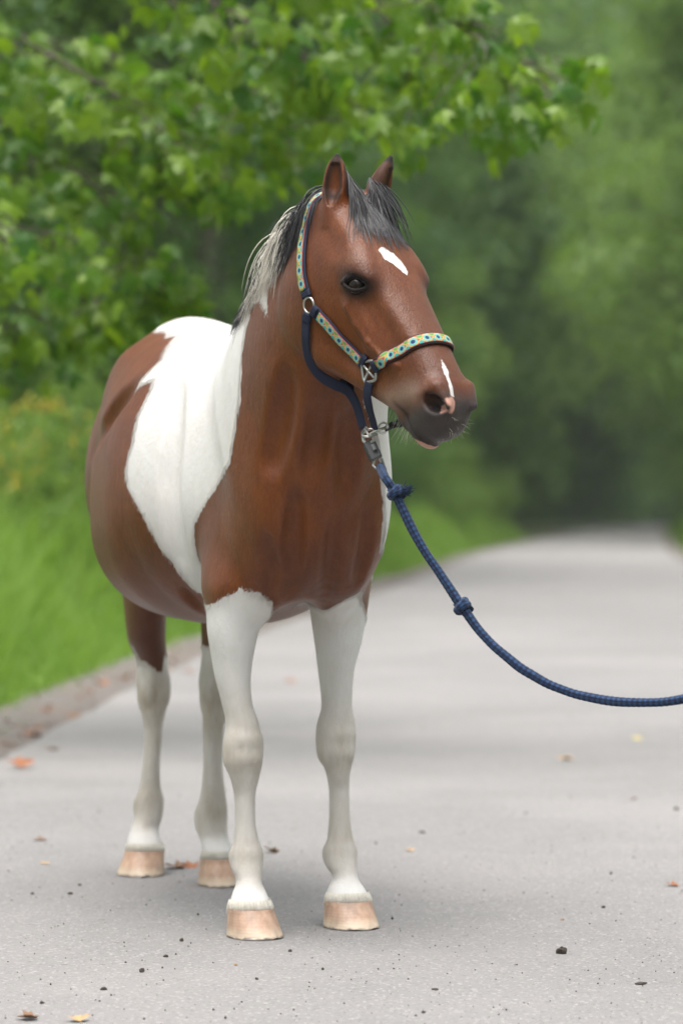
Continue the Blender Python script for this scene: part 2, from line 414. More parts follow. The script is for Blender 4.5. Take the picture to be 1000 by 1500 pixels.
def surface_nets(xs, ys, zs):
    nx, ny, nz = len(xs), len(ys), len(zs)
    f = np.full((nx, ny, nz), 0.6, np.float32)
    for op, k, fn, lo, hi in PRIMS:
        i0, i1 = np.searchsorted(xs, lo[0]), np.searchsorted(xs, hi[0], 'right')
        j0, j1 = np.searchsorted(ys, lo[1]), np.searchsorted(ys, hi[1], 'right')
        k0, k1 = np.searchsorted(zs, lo[2]), np.searchsorted(zs, hi[2], 'right')
        if i1 <= i0 or j1 <= j0 or k1 <= k0: continue
        for ia in range(i0, i1, 16):
            ib = min(i1, ia+16)
            X, Y, Z = np.meshgrid(xs[ia:ib], ys[j0:j1], zs[k0:k1], indexing='ij')
            P = np.stack([X.ravel(), Y.ravel(), Z.ravel()], -1)
            sub = f[ia:ib, j0:j1, k0:k1]
            f[ia:ib, j0:j1, k0:k1] = combine(sub.ravel(), fn(P), op, k).reshape(sub.shape)
    neg = f < 0
    cnt = np.zeros((nx-1, ny-1, nz-1), np.uint8)
    for di in (0, 1):
        for dj in (0, 1):
            for dk in (0, 1):
                cnt += neg[di:nx-1+di, dj:ny-1+dj, dk:nz-1+dk]
    act = (cnt > 0) & (cnt < 8)
    I, J, K = np.nonzero(act)
    idx = np.full(act.shape, -1, np.int32); idx[I, J, K] = np.arange(len(I))
    pos = np.zeros((len(I), 3)); num = np.zeros(len(I))
    ax = (xs, ys, zs)
    for a in range(3):
        o1, o2 = [q for q in range(3) if q != a]
        for s1 in (0, 1):
            for s2 in (0, 1):
                p = [I, J, K]; p[o1] = p[o1]+s1; p[o2] = p[o2]+s2
                q = list(p); q[a] = q[a]+1
                fa = f[p[0], p[1], p[2]]; fb = f[q[0], q[1], q[2]]
                m = (fa < 0) != (fb < 0)
                t = np.where(m, fa/np.where(m, fa-fb, 1), 0)
                w = m.astype(float)
                co = [ax[o][p[o]] for o in range(3)]
                co[a] = co[a]+t*(ax[a][q[a]]-ax[a][p[a]])
                for o in range(3): pos[:, o] += w*co[o]
                num += w
    pos /= num[:, None]
    quads = []
    for a in range(3):
        o1, o2 = (a+1) % 3, (a+2) % 3
        sl0 = [slice(None)]*3; sl1 = [slice(None)]*3
        sl0[a] = slice(0, -1); sl1[a] = slice(1, None)
        n0 = neg[tuple(sl0)]; n1 = neg[tuple(sl1)]
        E = np.argwhere(n0 != n1)
        ok = (E[:, o1] > 0) & (E[:, o2] > 0) & (E[:, o1] < f.shape[o1]-1) & (E[:, o2] < f.shape[o2]-1)
        E = E[ok]
        fl = n0[E[:, 0], E[:, 1], E[:, 2]]
        def cell(d1, d2):
            c = E.copy(); c[:, o1] -= d1; c[:, o2] -= d2
            return idx[c[:, 0], c[:, 1], c[:, 2]]
        q = np.stack([cell(1, 1), cell(0, 1), cell(0, 0), cell(1, 0)], -1)
        q[~fl] = q[~fl][:, ::-1]
        quads.append(q)
    quads = np.concatenate(quads)
    # keep the largest connected piece out of stray specks: drop quads with missing cells
    quads = quads[(quads >= 0).all(1)]
    return pos, quads
# ---------------------------------------------------------------- GROUND, ROAD, VERGES
_RY = [-40, -20, 0, 13, 18.4, 22.4, 30, 38, 50, 74, 131, 184, 230, 262, 300, 345]
_RX = [-4.0, -3.0, -2.05, -1.42, -1.2, -.97, -.38, .33, 1.3, 3.2, 8.8, 13.8, 20.0, 28, 44, 80]
def road_left(y): return pchip(_RX and _RY, _RX, np.asarray(y, float))
ROADW = 4.6
def verge_dist(x, y):
    """metres outside the asphalt (negative on it), and side"""
    xl = road_left(np.clip(y, -40, 345)); l = xl-x; r = x-(xl+ROADW+np.clip((np.asarray(y)-200)*.04, 0, 6))
    return np.maximum(l, r), np.where(l > r, -1, 1)
def vnoise(x, y, s, seed=0.0):
    return np.array([noise.noise(Vector((a*s, b*s, seed))) for a, b in zip(np.ravel(x), np.ravel(y))]).reshape(np.shape(x))
def ground_z(x, y):
    d, sde = verge_dist(x, y)
    up = np.where(sde < 0, .85, .5)
    z = -.03+up*smooth01(d, .35, 2.8)+.5*smooth01(d, 4, 14)
    return z
def grid_mesh(name, xs, ys, zf, mat):
    X, Y = np.meshgrid(xs, ys, indexing='ij'); Z = zf(X, Y)
    V = np.stack([X, Y, Z], -1).reshape(-1, 3); idx = np.arange(X.size).reshape(X.shape)
    Fq = np.stack([idx[:-1, :-1], idx[1:, :-1], idx[1:, 1:], idx[:-1, 1:]], -1).reshape(-1, 4)
    return mesh(name, V, Fq, mat)
m = NT('earth'); nn = m.noise(m.coord(), .9, 5, .6)
m.p(Base_Color=m.mix(nn, (.055, .085, .022), (.10, .13, .04)), Roughness=.95); earth_mat = m.m
def spaced(segs): return axis_spaces(segs)
tag(grid_mesh('ground', spaced([(-160, -12, 6), (-12, 12, .5), (12, 60, 1.5), (60, 240, 8)]), spaced([(-40, 10, 2.5), (10, 60, .6), (60, 160, 2), (160, 480, 8)]), ground_z, earth_mat), kind='structure')

def asphalt_material():
    m = NT('asphalt'); co = m.coord()
    big = m.noise(co, .55, 4, .6); mid = m.noise(co, 6, 4, .65); fine = m.noise(co, 210, 3, .75)
    vo = m.n('ShaderNodeTexVoronoi', i_0=co); vo.inputs['Scale'].default_value = 170
    cellv = m.n('ShaderNodeSeparateColor', i_0=vo.outputs['Color']).outputs[0]
    c = m.mix(m.mr(fine, .25, .75), (.155, .151, .149), (.222, .216, .213))
    c = m.mix(m.math('MULTIPLY', m.mr(cellv, .90, .98), .5), c, (.44, .42, .41))
    c = m.mix(m.math('MULTIPLY', m.mr(cellv, .12, .04), .6), c, (.10, .095, .10))
    c = m.mix(m.math('MULTIPLY', m.mr(mid, .45, .75), .22), c, (.21, .20, .20))
    c = m.mix(m.math('MULTIPLY', m.mr(big, .42, .72), .35), c, (.33, .305, .30))
    vo2 = m.n('ShaderNodeTexVoronoi', i_0=m.coord((1, 1, 1))); vo2.inputs['Scale'].default_value = 17
    c2 = m.n('ShaderNodeSeparateColor', i_0=vo2.outputs['Color']).outputs[1]
    spot = m.math('MULTIPLY', m.mr(vo2.outputs['Distance'], .16, .10), m.mr(c2, .88, .92))
    c = m.mix(m.math('MULTIPLY', spot, .6), c, (.11, .09, .08))
    st = m.noise(m.coord((.5, 1.6, 1)), 3.3, 4, .7)
    c = m.mix(m.math('MULTIPLY', m.mr(st, .64, .74), .28), c, (.19, .155, .12))
    m.p(Base_Color=c, Roughness=.88, Specular_IOR_Level=.3)
    m.bump(m.math('ADD', fine, m.math('MULTIPLY', vo.outputs['Distance'], .8)), .45, .004)
    return m.m
def road_mesh():
    ys = spaced([(-40, 0, 2), (0, 30, .25), (30, 80, 1), (80, 345, 4)]); fr = np.array([0, .01, .05, .2, .35, .5, .65, .8, .95, .99, 1.0])
    xl = road_left(ys); wd = ROADW+np.clip((ys-200)*.04, 0, 6)
    e0 = np.array([.05*noise.noise(Vector((y*.9, 1, 0)))+.03*noise.noise(Vector((y*3.1, 5, 0))) for y in ys])
    V = []
    for i, y in enumerate(ys):
        for f in fr:
            x = xl[i]+wd[i]*f+(e0[i] if f < .03 else 0)
            V.append((x, y, -.018 if f in (0, 1.0) else 0.0))
    k = len(fr); idx = np.arange(len(V)).reshape(len(ys), k)
    Fq = np.stack([idx[:-1, :-1], idx[:-1, 1:], idx[1:, 1:], idx[1:, :-1]], -1).reshape(-1, 4)
    return mesh('road', V, Fq, asphalt_material())
tag(road_mesh(), kind='structure')
def dirt_material():
    m = NT('verge_dirt'); co = m.coord()
    a = m.noise(co, 7, 5, .65); b = m.noise(co, 60, 3, .7)
    c = m.mix(m.mr(a, .3, .7), (.088, .078, .070), (.172, .158, .148)); c = m.mix(m.math('MULTIPLY', b, .5), c, (.085, .072, .062))
    c = m.mix(m.math('MULTIPLY', m.mr(m.noise(co, 3.1, 3), .55, .7), .5), c, (.16, .085, .05))
    m.p(Base_Color=c, Roughness=.95); m.bump(m.math('ADD', a, b), .6, .006)
    return m.m
def verge(side, name, wfun):
    ys = spaced([(-40, 8, 3), (8, 60, .4), (60, 300, 5)])
    V = []
    for y in ys:
        x0 = road_left(y)+(ROADW+max(0, (y-200)*.04) if side > 0 else 0)
        w = wfun(y)
        for f, z in ((-.22, -.012), (.10, .004), (.5, .004), (.85, .002), (1.25, -.02)):
            V.append((x0+side*w*f+(.09*noise.noise(Vector((y*1.3, f*3, 2)))+.08*noise.noise(Vector((y*4.3, f*3, 8))))*(1.8 if f < .3 else 1), y, z+.006*noise.noise(Vector((y*2, f*5, 7))) if f > 0 else z))
    idx = np.arange(len(V)).reshape(len(ys), 5)
    Fq = np.stack([idx[:-1, :-1], idx[:-1, 1:], idx[1:, 1:], idx[1:, :-1]], -1).reshape(-1, 4)
    if side < 0: Fq = Fq[:, ::-1].copy()
    return tag(mesh(name, V, Fq, dirt_mat), kind='structure')
dirt_mat = dirt_material()
verge(-1, 'dirt_path', lambda y: .46+.9*math.exp(-((y-43)/5.5)**2))
verge(1, 'dirt_path', lambda y: .45)

# ---------------------------------------------------------------- FOLIAGE MATERIALS
def leaf_material(name, lo, hi, trans=.35, rough=.5, glow=(1.25, 1.3, .55), vary=.37):
    m = NT(name)
    oi = m.n('ShaderNodeObjectInfo').outputs['Random']
    t = m.math('FRACT', m.math('ADD', m.attr('tint'), m.math('MULTIPLY', oi, vary)))
    c = m.mix(t, lo, hi)
    tr = m.n('ShaderNodeBsdfTranslucent'); hi2 = tuple(min(1, a*b) for a, b in zip(hi, glow)); lo2 = tuple(min(1, a*b) for a, b in zip(lo, glow))
    m.set(tr.inputs[0], m.mix(t, lo2, hi2))
    mx = m.n('ShaderNodeMixShader'); mx.inputs[0].default_value = trans
    m.t.links.new(m.b.outputs[0], mx.inputs[1]); m.t.links.new(tr.outputs[0], mx.inputs[2]); m.t.links.new(mx.outputs[0], m.out.inputs[0])
    m.p(Base_Color=c, Roughness=rough, Specular_IOR_Level=.35)
    return m.m
leaf_mid = leaf_material('leaves_mid', (.045, .110, .032), (.120, .205, .060), .46)
leaf_dark = leaf_material('leaves_dark', (.030, .078, .034), (.080, .150, .055), .42)
leaf_light = leaf_material('leaves_light', (.100, .190, .045), (.200, .300, .075), .5)
leaf_maple = leaf_material('leaves_maple', (.045, .125, .018), (.165, .265, .026), .5, .34, (1.5, 1.5, .5), .98)
grass_mat = leaf_material('grass_blades', (.112, .232, .034), (.250, .375, .080), .48, .6, (1.25, 1.3, .6))
bark = NT('bark'); _n = bark.noise(bark.coord((1, 1, .2)), 14, 4, .65)
bark.p(Base_Color=bark.mix(_n, (.035, .028, .022), (.13, .105, .085)), Roughness=.95); bark.bump(_n, .8, .03); bark = bark.m

def leaves(P, N, size, rng, shape=1.9, droop=None):
    """folded leaf quads at P with normals N: returns verts, faces, tint per vertex"""
    n = len(P)
    r = rng.normal(0, 1, (n, 3)); A = r-(r*N).sum(1, keepdims=True)*N
    if droop is not None: A = A*.5+np.array([0, 0, -1.0])*droop
    A -= (A*N).sum(1, keepdims=True)*N*.8
    A /= np.linalg.norm(A, axis=1, keepdims=True)+1e-9; B = np.cross(N, A)
    s = (np.asarray(size)*np.ones(n))[:, None]
    mid = P+A*s*.45
    V = np.stack([P, mid+B*s*.5/shape*1.0+N*s*.12, P+A*s, mid-B*s*.5/shape+N*s*.12], 1).reshape(-1, 3)
    i = np.arange(n)*4
    Fq = np.stack([i, i+1, i+2, i+3], -1)
    return V, Fq, np.repeat(rng.random(n), 4)
def unit(v): return v/(np.linalg.norm(v, axis=-1, keepdims=True)+1e-9)
def crown_points(rng, clumps, per, rc, flat=.75):
    """leaves gathered in clumps; normals lean outwards and up"""
    C = np.repeat(clumps, per, 0); n = len(C)
    D = unit(rng.normal(0, 1, (n, 3))); R = rng.random(n)**(1/2.2)
    off = D*R[:, None]*np.repeat(rc, per)[:, None]; off[:, 2] *= flat
    N = unit(D*.8+np.array([0, 0, .9])+rng.normal(0, .55, (n, 3)))
    return C+off, N
def tube_bm(bm, pts, radii, sides=7):
    pts = [Vector(p) for p in pts]; prev = None
    for i, p in enumerate(pts):
        t = (pts[min(i+1, len(pts)-1)]-pts[max(i-1, 0)]).normalized()
        u = t.cross(Vector((.31, .2, .93)) if abs(t.z) < .9 else Vector((1, 0, 0))).normalized(); v = t.cross(u)
        ringv = [bm.verts.new(p+(u*math.cos(2*math.pi*j/sides)+v*math.sin(2*math.pi*j/sides))*radii[i]) for j in range(sides)]
        if prev:
            for j in range(sides): bm.faces.new((prev[j], ringv[j], ringv[(j+1) % sides], prev[(j+1) % sides]))
        prev = ringv
def bm_mesh(name, bm, mat):
    me = bpy.data.meshes.new(name); bm.to_mesh(me); bm.free(); me.materials.append(mat)
    me.polygons.foreach_set('use_smooth', np.ones(len(me.polygons), bool)); return me
def np_mesh(name, V, Fq, mat, tint):
    o = mesh(name, V, Fq, mat, smooth=False); vattr(o, 'tint', tint); me = o.data; bpy.data.objects.remove(o); return me
def make_tree(seed, H, R, base, ncl, per, lsize, lmat, trunk_r=.22, lean=0.0, flat=.75):
    """trunk with limbs and a crown of leaf clumps; returns (trunk mesh, foliage mesh)"""
    rng = np.random.default_rng(seed); bm = bmesh.new()
    bend = rng.normal(0, .25, 2)+np.array([lean, 0])
    tp = lambda f: np.array([bend[0]*f*f*2, bend[1]*f*f*2, H*.9*f])
    tube_bm(bm, [tp(f) for f in np.linspace(0, 1, 8)], [trunk_r*(1.25 if f == 0 else 1)*(1-.85*f) for f in np.linspace(0, 1, 8)], 8)
    cl, rc = [], []
    for i in range(ncl):
        f = rng.random()**.85
        z = base+(H-base)*f
        prof = math.sin(math.pi*min(1, .16+f*.86))**.7
        th = rng.random()*2*math.pi; rr = R*prof*(.45+.6*rng.random())
        c = np.array([tp(z/H)[0]+rr*math.cos(th), tp(z/H)[1]+rr*math.sin(th), z+rng.normal(0, .2)])
        cl.append(c); rc.append((.55+.55*rng.random())*R*.27+.25)
        if i % 4 == 0:
            p0 = tp(max(.08, z/H-.14)); mid = (p0+c)/2+np.array([0, 0, .25])
            tube_bm(bm, [p0, mid, c], [trunk_r*.34*(1-.6*f), trunk_r*.2*(1-.5*f), .015], 5)
    P, N = crown_points(rng, np.array(cl), per, np.array(rc), flat)
    P[:, 2] = np.maximum(P[:, 2], .1)
    V, Fq, t = leaves(P, N, lsize*rng.uniform(.7, 1.25, len(P)), rng, droop=.5)
    return bm_mesh('trunk', bm, bark), np_mesh('foliage', V, Fq, lmat, t)
_k = .35 if QUICK else 1
TREES = {
    'edge': make_tree(1, 15, 3.9, .6, 120, int(260*_k), .17, leaf_mid, .24),
    'dark': make_tree(2, 17, 4.3, 1.6, 120, int(250*_k), .18, leaf_dark, .28),
    'light': make_tree(3, 12, 3.4, .4, 105, int(260*_k), .16, leaf_light, .18),
    'tall': make_tree(4, 21, 4.6, 3.0, 130, int(240*_k), .20, leaf_mid, .32),
    'far': make_tree(5, 25, 6.4, .6, 190, int(230*_k), .36, leaf_mid, .36),
    'arch': make_tree(8, 25, 6.8, 1.0, 190, int(230*_k), .30, leaf_light, .36),
    'pole': make_tree(9, 17, 3.6, 6.5, 80, int(230*_k), .18, leaf_dark, .19, .5),
    'shrub': make_tree(6, 3.2, 1.5, .15, 60, int(170*_k), .085, leaf_light, .05),
    'bush': make_tree(7, 4.6, 2.0, .2, 70, int(190*_k), .11, leaf_mid, .07),
}
def put_tree(kind, x, y, rot, s, label, cat, group, name):
    t = empty(name, (x, y, float(ground_z(np.array(x), np.array(y)))-.05)); t.rotation_euler = (0, 0, rot); t.scale = (s, s, s*1.0)
    if cat == 'tree':
        px = 500+x*F_PX/y
        zone = 'at the far left of the picture' if px < 110 else 'above the back of the horse' if px < 340 else 'behind the head of the horse' if px < 640 else 'just right of the horse nose' if px < 790 else 'near the right edge'
        label += ' '+zone; group += ' '+zone
    tag(t, label, cat.strip(), group if group != 'x' else None)
    for nm, me in zip(('trunk', 'foliage'), TREES[kind]):
        o = bpy.data.objects.new(nm, me); COL.objects.link(o); o.parent = t
        if nm == 'foliage': o['kind'] = 'stuff'
    return t
def off_left(y, o): return float(road_left(y))-o
def in_view(x, y, r): return abs(x) < y*.20+r
def plant():
    rr = random.Random(5)
    G1, G2, G3 = 'trees along the wood edge left of the road', 'trees deep in the wood left of the road', 'trees at the far bend of the road'
    # first row along the edge
    y = 31.0; i = 0
    while y < 215:
        o = rr.uniform(4.6, 6.6); x = off_left(y, o)
        k = ['edge', 'light', 'edge', 'dark'][i % 4]; s = rr.uniform(.85, 1.15)
        if in_view(x, y, 4.5*s):
            lab = {'edge': 'mid green leafy tree of the wood edge', 'light': 'light green bushy tree of the wood edge', 'dark': 'dark green dense tree of the wood edge'}[k]
            put_tree(k, x, y, rr.uniform(0, 6.28), s, lab, 'tree', G1+' '+k, 'broadleaf_tree')
        y += rr.uniform(4.5, 7.0)*(1+y/160); i += 1
    # rows behind
    for row, (o0, y0, st) in enumerate(((10.5, 34, 8.0), (17, 44, 10.5), (25, 60, 13))):
        y = y0
        while y < 190:
            x = off_left(y, o0+rr.uniform(-1.5, 1.5)); s = rr.uniform(.9, 1.2)
            if in_view(x, y, 4.5*s):
                put_tree('tall' if row % 2 == 0 else 'dark', x, y, rr.uniform(0, 6.28), s, 'tall tree deep in the wood' if row % 2 == 0 else 'dark tree deep in the wood', 'tree', G2+(' tall' if row % 2 == 0 else ' dark'), 'broadleaf_tree')
            y += st*rr.uniform(.8, 1.25)*(1+y/170)
    # right of the road, further on
    y = 84
    while y < 215:
        x = off_left(y, 0)+ROADW+rr.uniform(4.2, 5.6); s = rr.uniform(.95, 1.25)
        if in_view(x, y, 5*s):
            put_tree(['light', 'edge', 'light'][int(y) % 3], x, y, rr.uniform(0, 6.28), s, 'green tree beyond the right verge', 'tree', 'trees on the right of the road', 'broadleaf_tree')
        y += rr.uniform(9, 14)
    for a in range(12):
        y = rr.uniform(247, 290); x = 10+a*3.8+rr.uniform(-1.2, 1.2)
        put_tree('far', x, y, rr.uniform(0, 6.28), rr.uniform(1.45, 1.75), 'dark distant tree at the end of the road', 'tree', G3, 'broadleaf_tree')
    for a in range(9):
        y = rr.uniform(226, 236); x = 7+a*3.0+rr.uniform(-1, 1)
        if x > float(road_left(y))-1.5 and y < 231: y = 236
        put_tree('bush', x, y, rr.uniform(0, 6.28), rr.uniform(1.1, 1.6), 'low green bush under the trees where the road disappears', 'shrub', 'bushes where the road disappears', 'roadside_shrub')
    for a in range(7):
        y = 118+a*14+rr.uniform(-3, 3); x = off_left(y, rr.uniform(6.0, 7.5)); k = 'arch' if a % 2 else 'far'
        put_tree(k, x, y, rr.uniform(0, 6.28), rr.uniform(1.05, 1.3), ('tall light' if k == 'arch' else 'tall green')+' tree towering beside the far road', 'tree', 'tall trees arching over the far road '+k, 'broadleaf_tree')
    for y, o, s in ((176, 4.6, 1.5), (206, 4.2, 1.55), (222, 5.0, 1.6)):
        put_tree('far', off_left(y, o), y, rr.uniform(0, 6.28), s, 'very tall green tree beyond the road bend', 'tree', 'very tall trees beyond the bend', 'broadleaf_tree')
    for a in range(5):
        y = 96+a*22; x = off_left(y, 0)+ROADW+rr.uniform(5.2, 6.6)
        put_tree('arch', x, y, rr.uniform(0, 6.28), rr.uniform(1.2, 1.4), 'tall light tree of the right verge', 'tree', 'tall trees at the right edge', 'broadleaf_tree')
    for x, y, r, s, lab in ((-1.95, 44, .3, 1.0, 'slim dark trunk standing alone behind the back of the horse'), (-2.35, 43, 3.9, .85, 'leaning trunk beside a slim dark one behind the horse back'), (-2.05, 52, 2.0, 1.25, 'stout dark trunk behind two slimmer ones above the horse back')):
        put_tree('pole', x, y, r, s, lab, 'tree ', 'x', 'forest_tree')
    # shrubs at the foot of the wood
    for k, x, y, s, lab in (('shrub', off_left(25, 2.4), 25.5, .62, 'low yellow green shrub on the bank behind the horse rump'), ('shrub', off_left(27, 1.9), 28.5, .5, 'small light green shrub between the bank and the horse barrel'),
                            ('bush', off_left(33, 3.0), 33.5, .75, 'broad green bush under the hanging maple boughs'), ('bush', off_left(56, 2.7), 56, .72, 'dark rounded bush right of the horse chest'),
                            ('shrub', off_left(50, 2.4), 50, .9, 'pale green shrub just right of the horse shoulder'), ('bush', off_left(70, 2.4), 70, .85, 'green bush beside the verge beyond the rope knots'),
                            ('shrub', off_left(88, 1.9), 88, .9, 'light shrub at the foot of the trees where the verge narrows'), ('bush', off_left(40, 3.4), 41, .9, 'leafy bush hidden mostly behind the horse neck'),
                            ('shrub', off_left(108, 2.0), 108, 1.0, 'yellowish shrub by the verge far along the road'), ('bush', off_left(135, 1.8), 135, 1.1, 'green bush near the far narrow part of the road')):
        put_tree(k, x, y, rr.uniform(0, 6.28), s, lab, 'shrub', None, 'roadside_shrub')
plant()

def side_wood():
    """the same wood carries on beside and behind the place the photograph was taken from"""
    rng = np.random.default_rng(31); cl = []
    for y in np.arange(-44, 80, 4.2):
        for sgn in (-1, 1):
            xl = float(road_left(y)); x0 = xl-rng.uniform(5.5, 8) if sgn < 0 else xl+ROADW+rng.uniform(4.5, 7.5)
            if sgn < 0 and y > 28: continue
            if sgn < 0 and 8 < y < 28: x0 -= 3.5
            if sgn > 0 and y > 40: x0 += 2
            for k in range(26):
                z = rng.uniform(.5, 15); a = rng.random()*6.28; r = 3.4*math.sin(math.pi*min(1, .15+z/17))**.7*rng.uniform(.4, 1)
                cl.append((x0+r*math.cos(a), y+r*math.sin(a), z))
    for x in np.arange(-6, 12, 3.0):
        for k in range(40): cl.append((x+rng.normal(0, 1.2), -48+rng.normal(0, 1.5), rng.uniform(.5, 16)))
    cl = np.array(cl); P, N = crown_points(rng, cl, int(46*_k)+6, np.full(len(cl), 1.5))
    P[:, 2] = np.maximum(P[:, 2], .1)
    V, Fq, t = leaves(P, N, .42, rng, droop=.4)
    o = mesh('wood', V, Fq, leaf_mid, smooth=False); vattr(o, 'tint', t); tag(o, kind='stuff')
side_wood()

# ---------------------------------------------------------------- GRASS
def grass():
    rng = np.random.default_rng(21)
    n = int(190000*_k)
    y = 13+(120-13)*rng.random(n)**2.2
    o = .35+np.abs(rng.normal(0, 2.1, n))+.15*rng.random(n)-.36*(rng.random(n) < .14)*rng.random(n)
    o += .9*np.exp(-((y-43)/4.5)**2)*(rng.random(n) > .15)
    x = road_left(y)-o
    m2 = int(14000*_k); y2 = 60+120*rng.random(m2); o2 = .35+np.abs(rng.normal(0, 1.6, m2)); x2 = road_left(y2)+ROADW+o2
    m3 = int(30000*_k); y3 = 12+48*rng.random(m3)**1.6; o3 = .4+np.abs(rng.normal(0, 1.8, m3)); x2 = np.concatenate([x2, road_left(y3)+ROADW+o3]); y2 = np.concatenate([y2, y3]); o2 = np.concatenate([o2, o3])
    isl = int(2500*_k); yi = rng.uniform(33.5, 37.5, isl); oi = rng.uniform(.12, .7, isl); xi = road_left(yi)-oi
    x = np.concatenate([x, x2, xi]); y = np.concatenate([y, y2, yi]); o = np.concatenate([o, o2, oi+.2])
    keep = np.abs(x) < y*.19+1.5; x, y, o = x[keep], y[keep], o[keep]; n = len(x)
    h = (.05+.36*smooth01(o, .25, 1.7))*rng.uniform(.45, 1.45, n)*(1+.5*vnoise(x, y, .8, 3))*np.where(rng.random(n) < .02, 1.8, 1)
    w = (.004+.00022*y)*rng.uniform(.7, 1.4, n)
    th = rng.random(n)*2*math.pi; d = np.stack([np.cos(th), np.sin(th), 0*th], -1)
    ph = rng.random(n)*2*math.pi; ln = np.stack([np.cos(ph), np.sin(ph), 0*ph], -1)*(h*rng.uniform(.15, .7, n))[:, None]
    B = np.stack([x, y, ground_z(x, y)-.02], -1)
    up = np.array([0, 0, 1.0])
    W = d*w[:, None]
    V = np.stack([B-W, B+W, B+up*(h*.55)[:, None]+ln*.3-W*.8, B+up*(h*.55)[:, None]+ln*.3+W*.8, B+up*h[:, None]+ln-W*.12, B+up*h[:, None]+ln+W*.12], 1)
    i = np.arange(n)*6
    Fq = np.concatenate([np.stack([i, i+1, i+3, i+2], -1), np.stack([i+2, i+3, i+5, i+4], -1)])
    g = mesh('grass', V.reshape(-1, 3), Fq, grass_mat, smooth=False)
    tint = np.clip(.40+.6*vnoise(x, y, .5, 9)+rng.normal(0, .22, n), 0, .98)
    vattr(g, 'tint', np.repeat(tint, 6)); tag(g, kind='stuff')
grass()
def flowers():
    rng = np.random.default_rng(4); V, Fq = [], []; n = 170; k = 0
    yellow = simple_mat('yellow_petals', (.62, .42, .02), .6)
    stem = empty('goldenrod_clump', (off_left(25, 2.2), 25.2, float(ground_z(np.array(off_left(25, 2.2)), np.array(25.2)))))
    tag(stem, 'clump of yellow flowering weeds on the bank behind the rump', 'wildflowers')
    P = np.stack([rng.normal(0, .45, n), rng.normal(0, .5, n), .45+.75*rng.random(n)], -1)
    Vl, Fl, t = leaves(np.repeat(P, 7, 0)+rng.normal(0, .03, (n*7, 3)), unit(rng.normal(0, 1, (n*7, 3))), .028, rng, 1.2)
    o = mesh('flower_head', Vl, Fl, yellow, stem, smooth=False); o['kind'] = 'stuff'
    Q = np.stack([rng.normal(0, .5, 2600), rng.normal(0, .5, 2600), 1.1*rng.random(2600)], -1)
    Vl, Fl, t = leaves(Q, unit(rng.normal(0, 1, (2600, 3))+np.array([0, 0, .8])), .09, rng, 3.2)
    o = mesh('foliage', Vl, Fl, leaf_light, stem, smooth=False); o['kind'] = 'stuff'; vattr(o, 'tint', t)
flowers()

# ---------------------------------------------------------------- MAPLE WITH BOUGHS HANGING INTO THE PICTURE
def maple_leaf_mesh(seed):
    rng = np.random.default_rng(seed)
    half = [(0, 0), (.10, .02), (.30, -.04), (.22, .12), (.52, .22), (.38, .34), (.60, .60), (.34, .56), (.22, .52), (.17, .72), (.08, .80), (0, 1.0)]
    half = [(x*(1+rng.normal(0, .05)), y) for x, y in half]
    out = half+[(-x, y) for x, y in reversed(half[1:-1])]
    curl = rng.uniform(.10, .30); side = rng.uniform(.05, .22)
    V = [(x, y, -curl*y*y-side*abs(x)*abs(x)*1.6+.03*math.sin(9*x+seed)) for x, y in out]+[(0, .35, .03)]
    c = len(V)-1; n = len(out)
    V += [(-.012, 0, 0), (.012, 0, 0), (.006, -.55, .05), (-.006, -.55, .05)]
    Fc = [(i, (i+1) % n, c) for i in range(n)]+[(c+1, c+2, c+3, c+4)]
    me = bpy.data.meshes.new('leaf'); me.from_pydata(V, [], Fc); me.materials.append(leaf_maple); me.update()
    return me, np.array(V), Fc
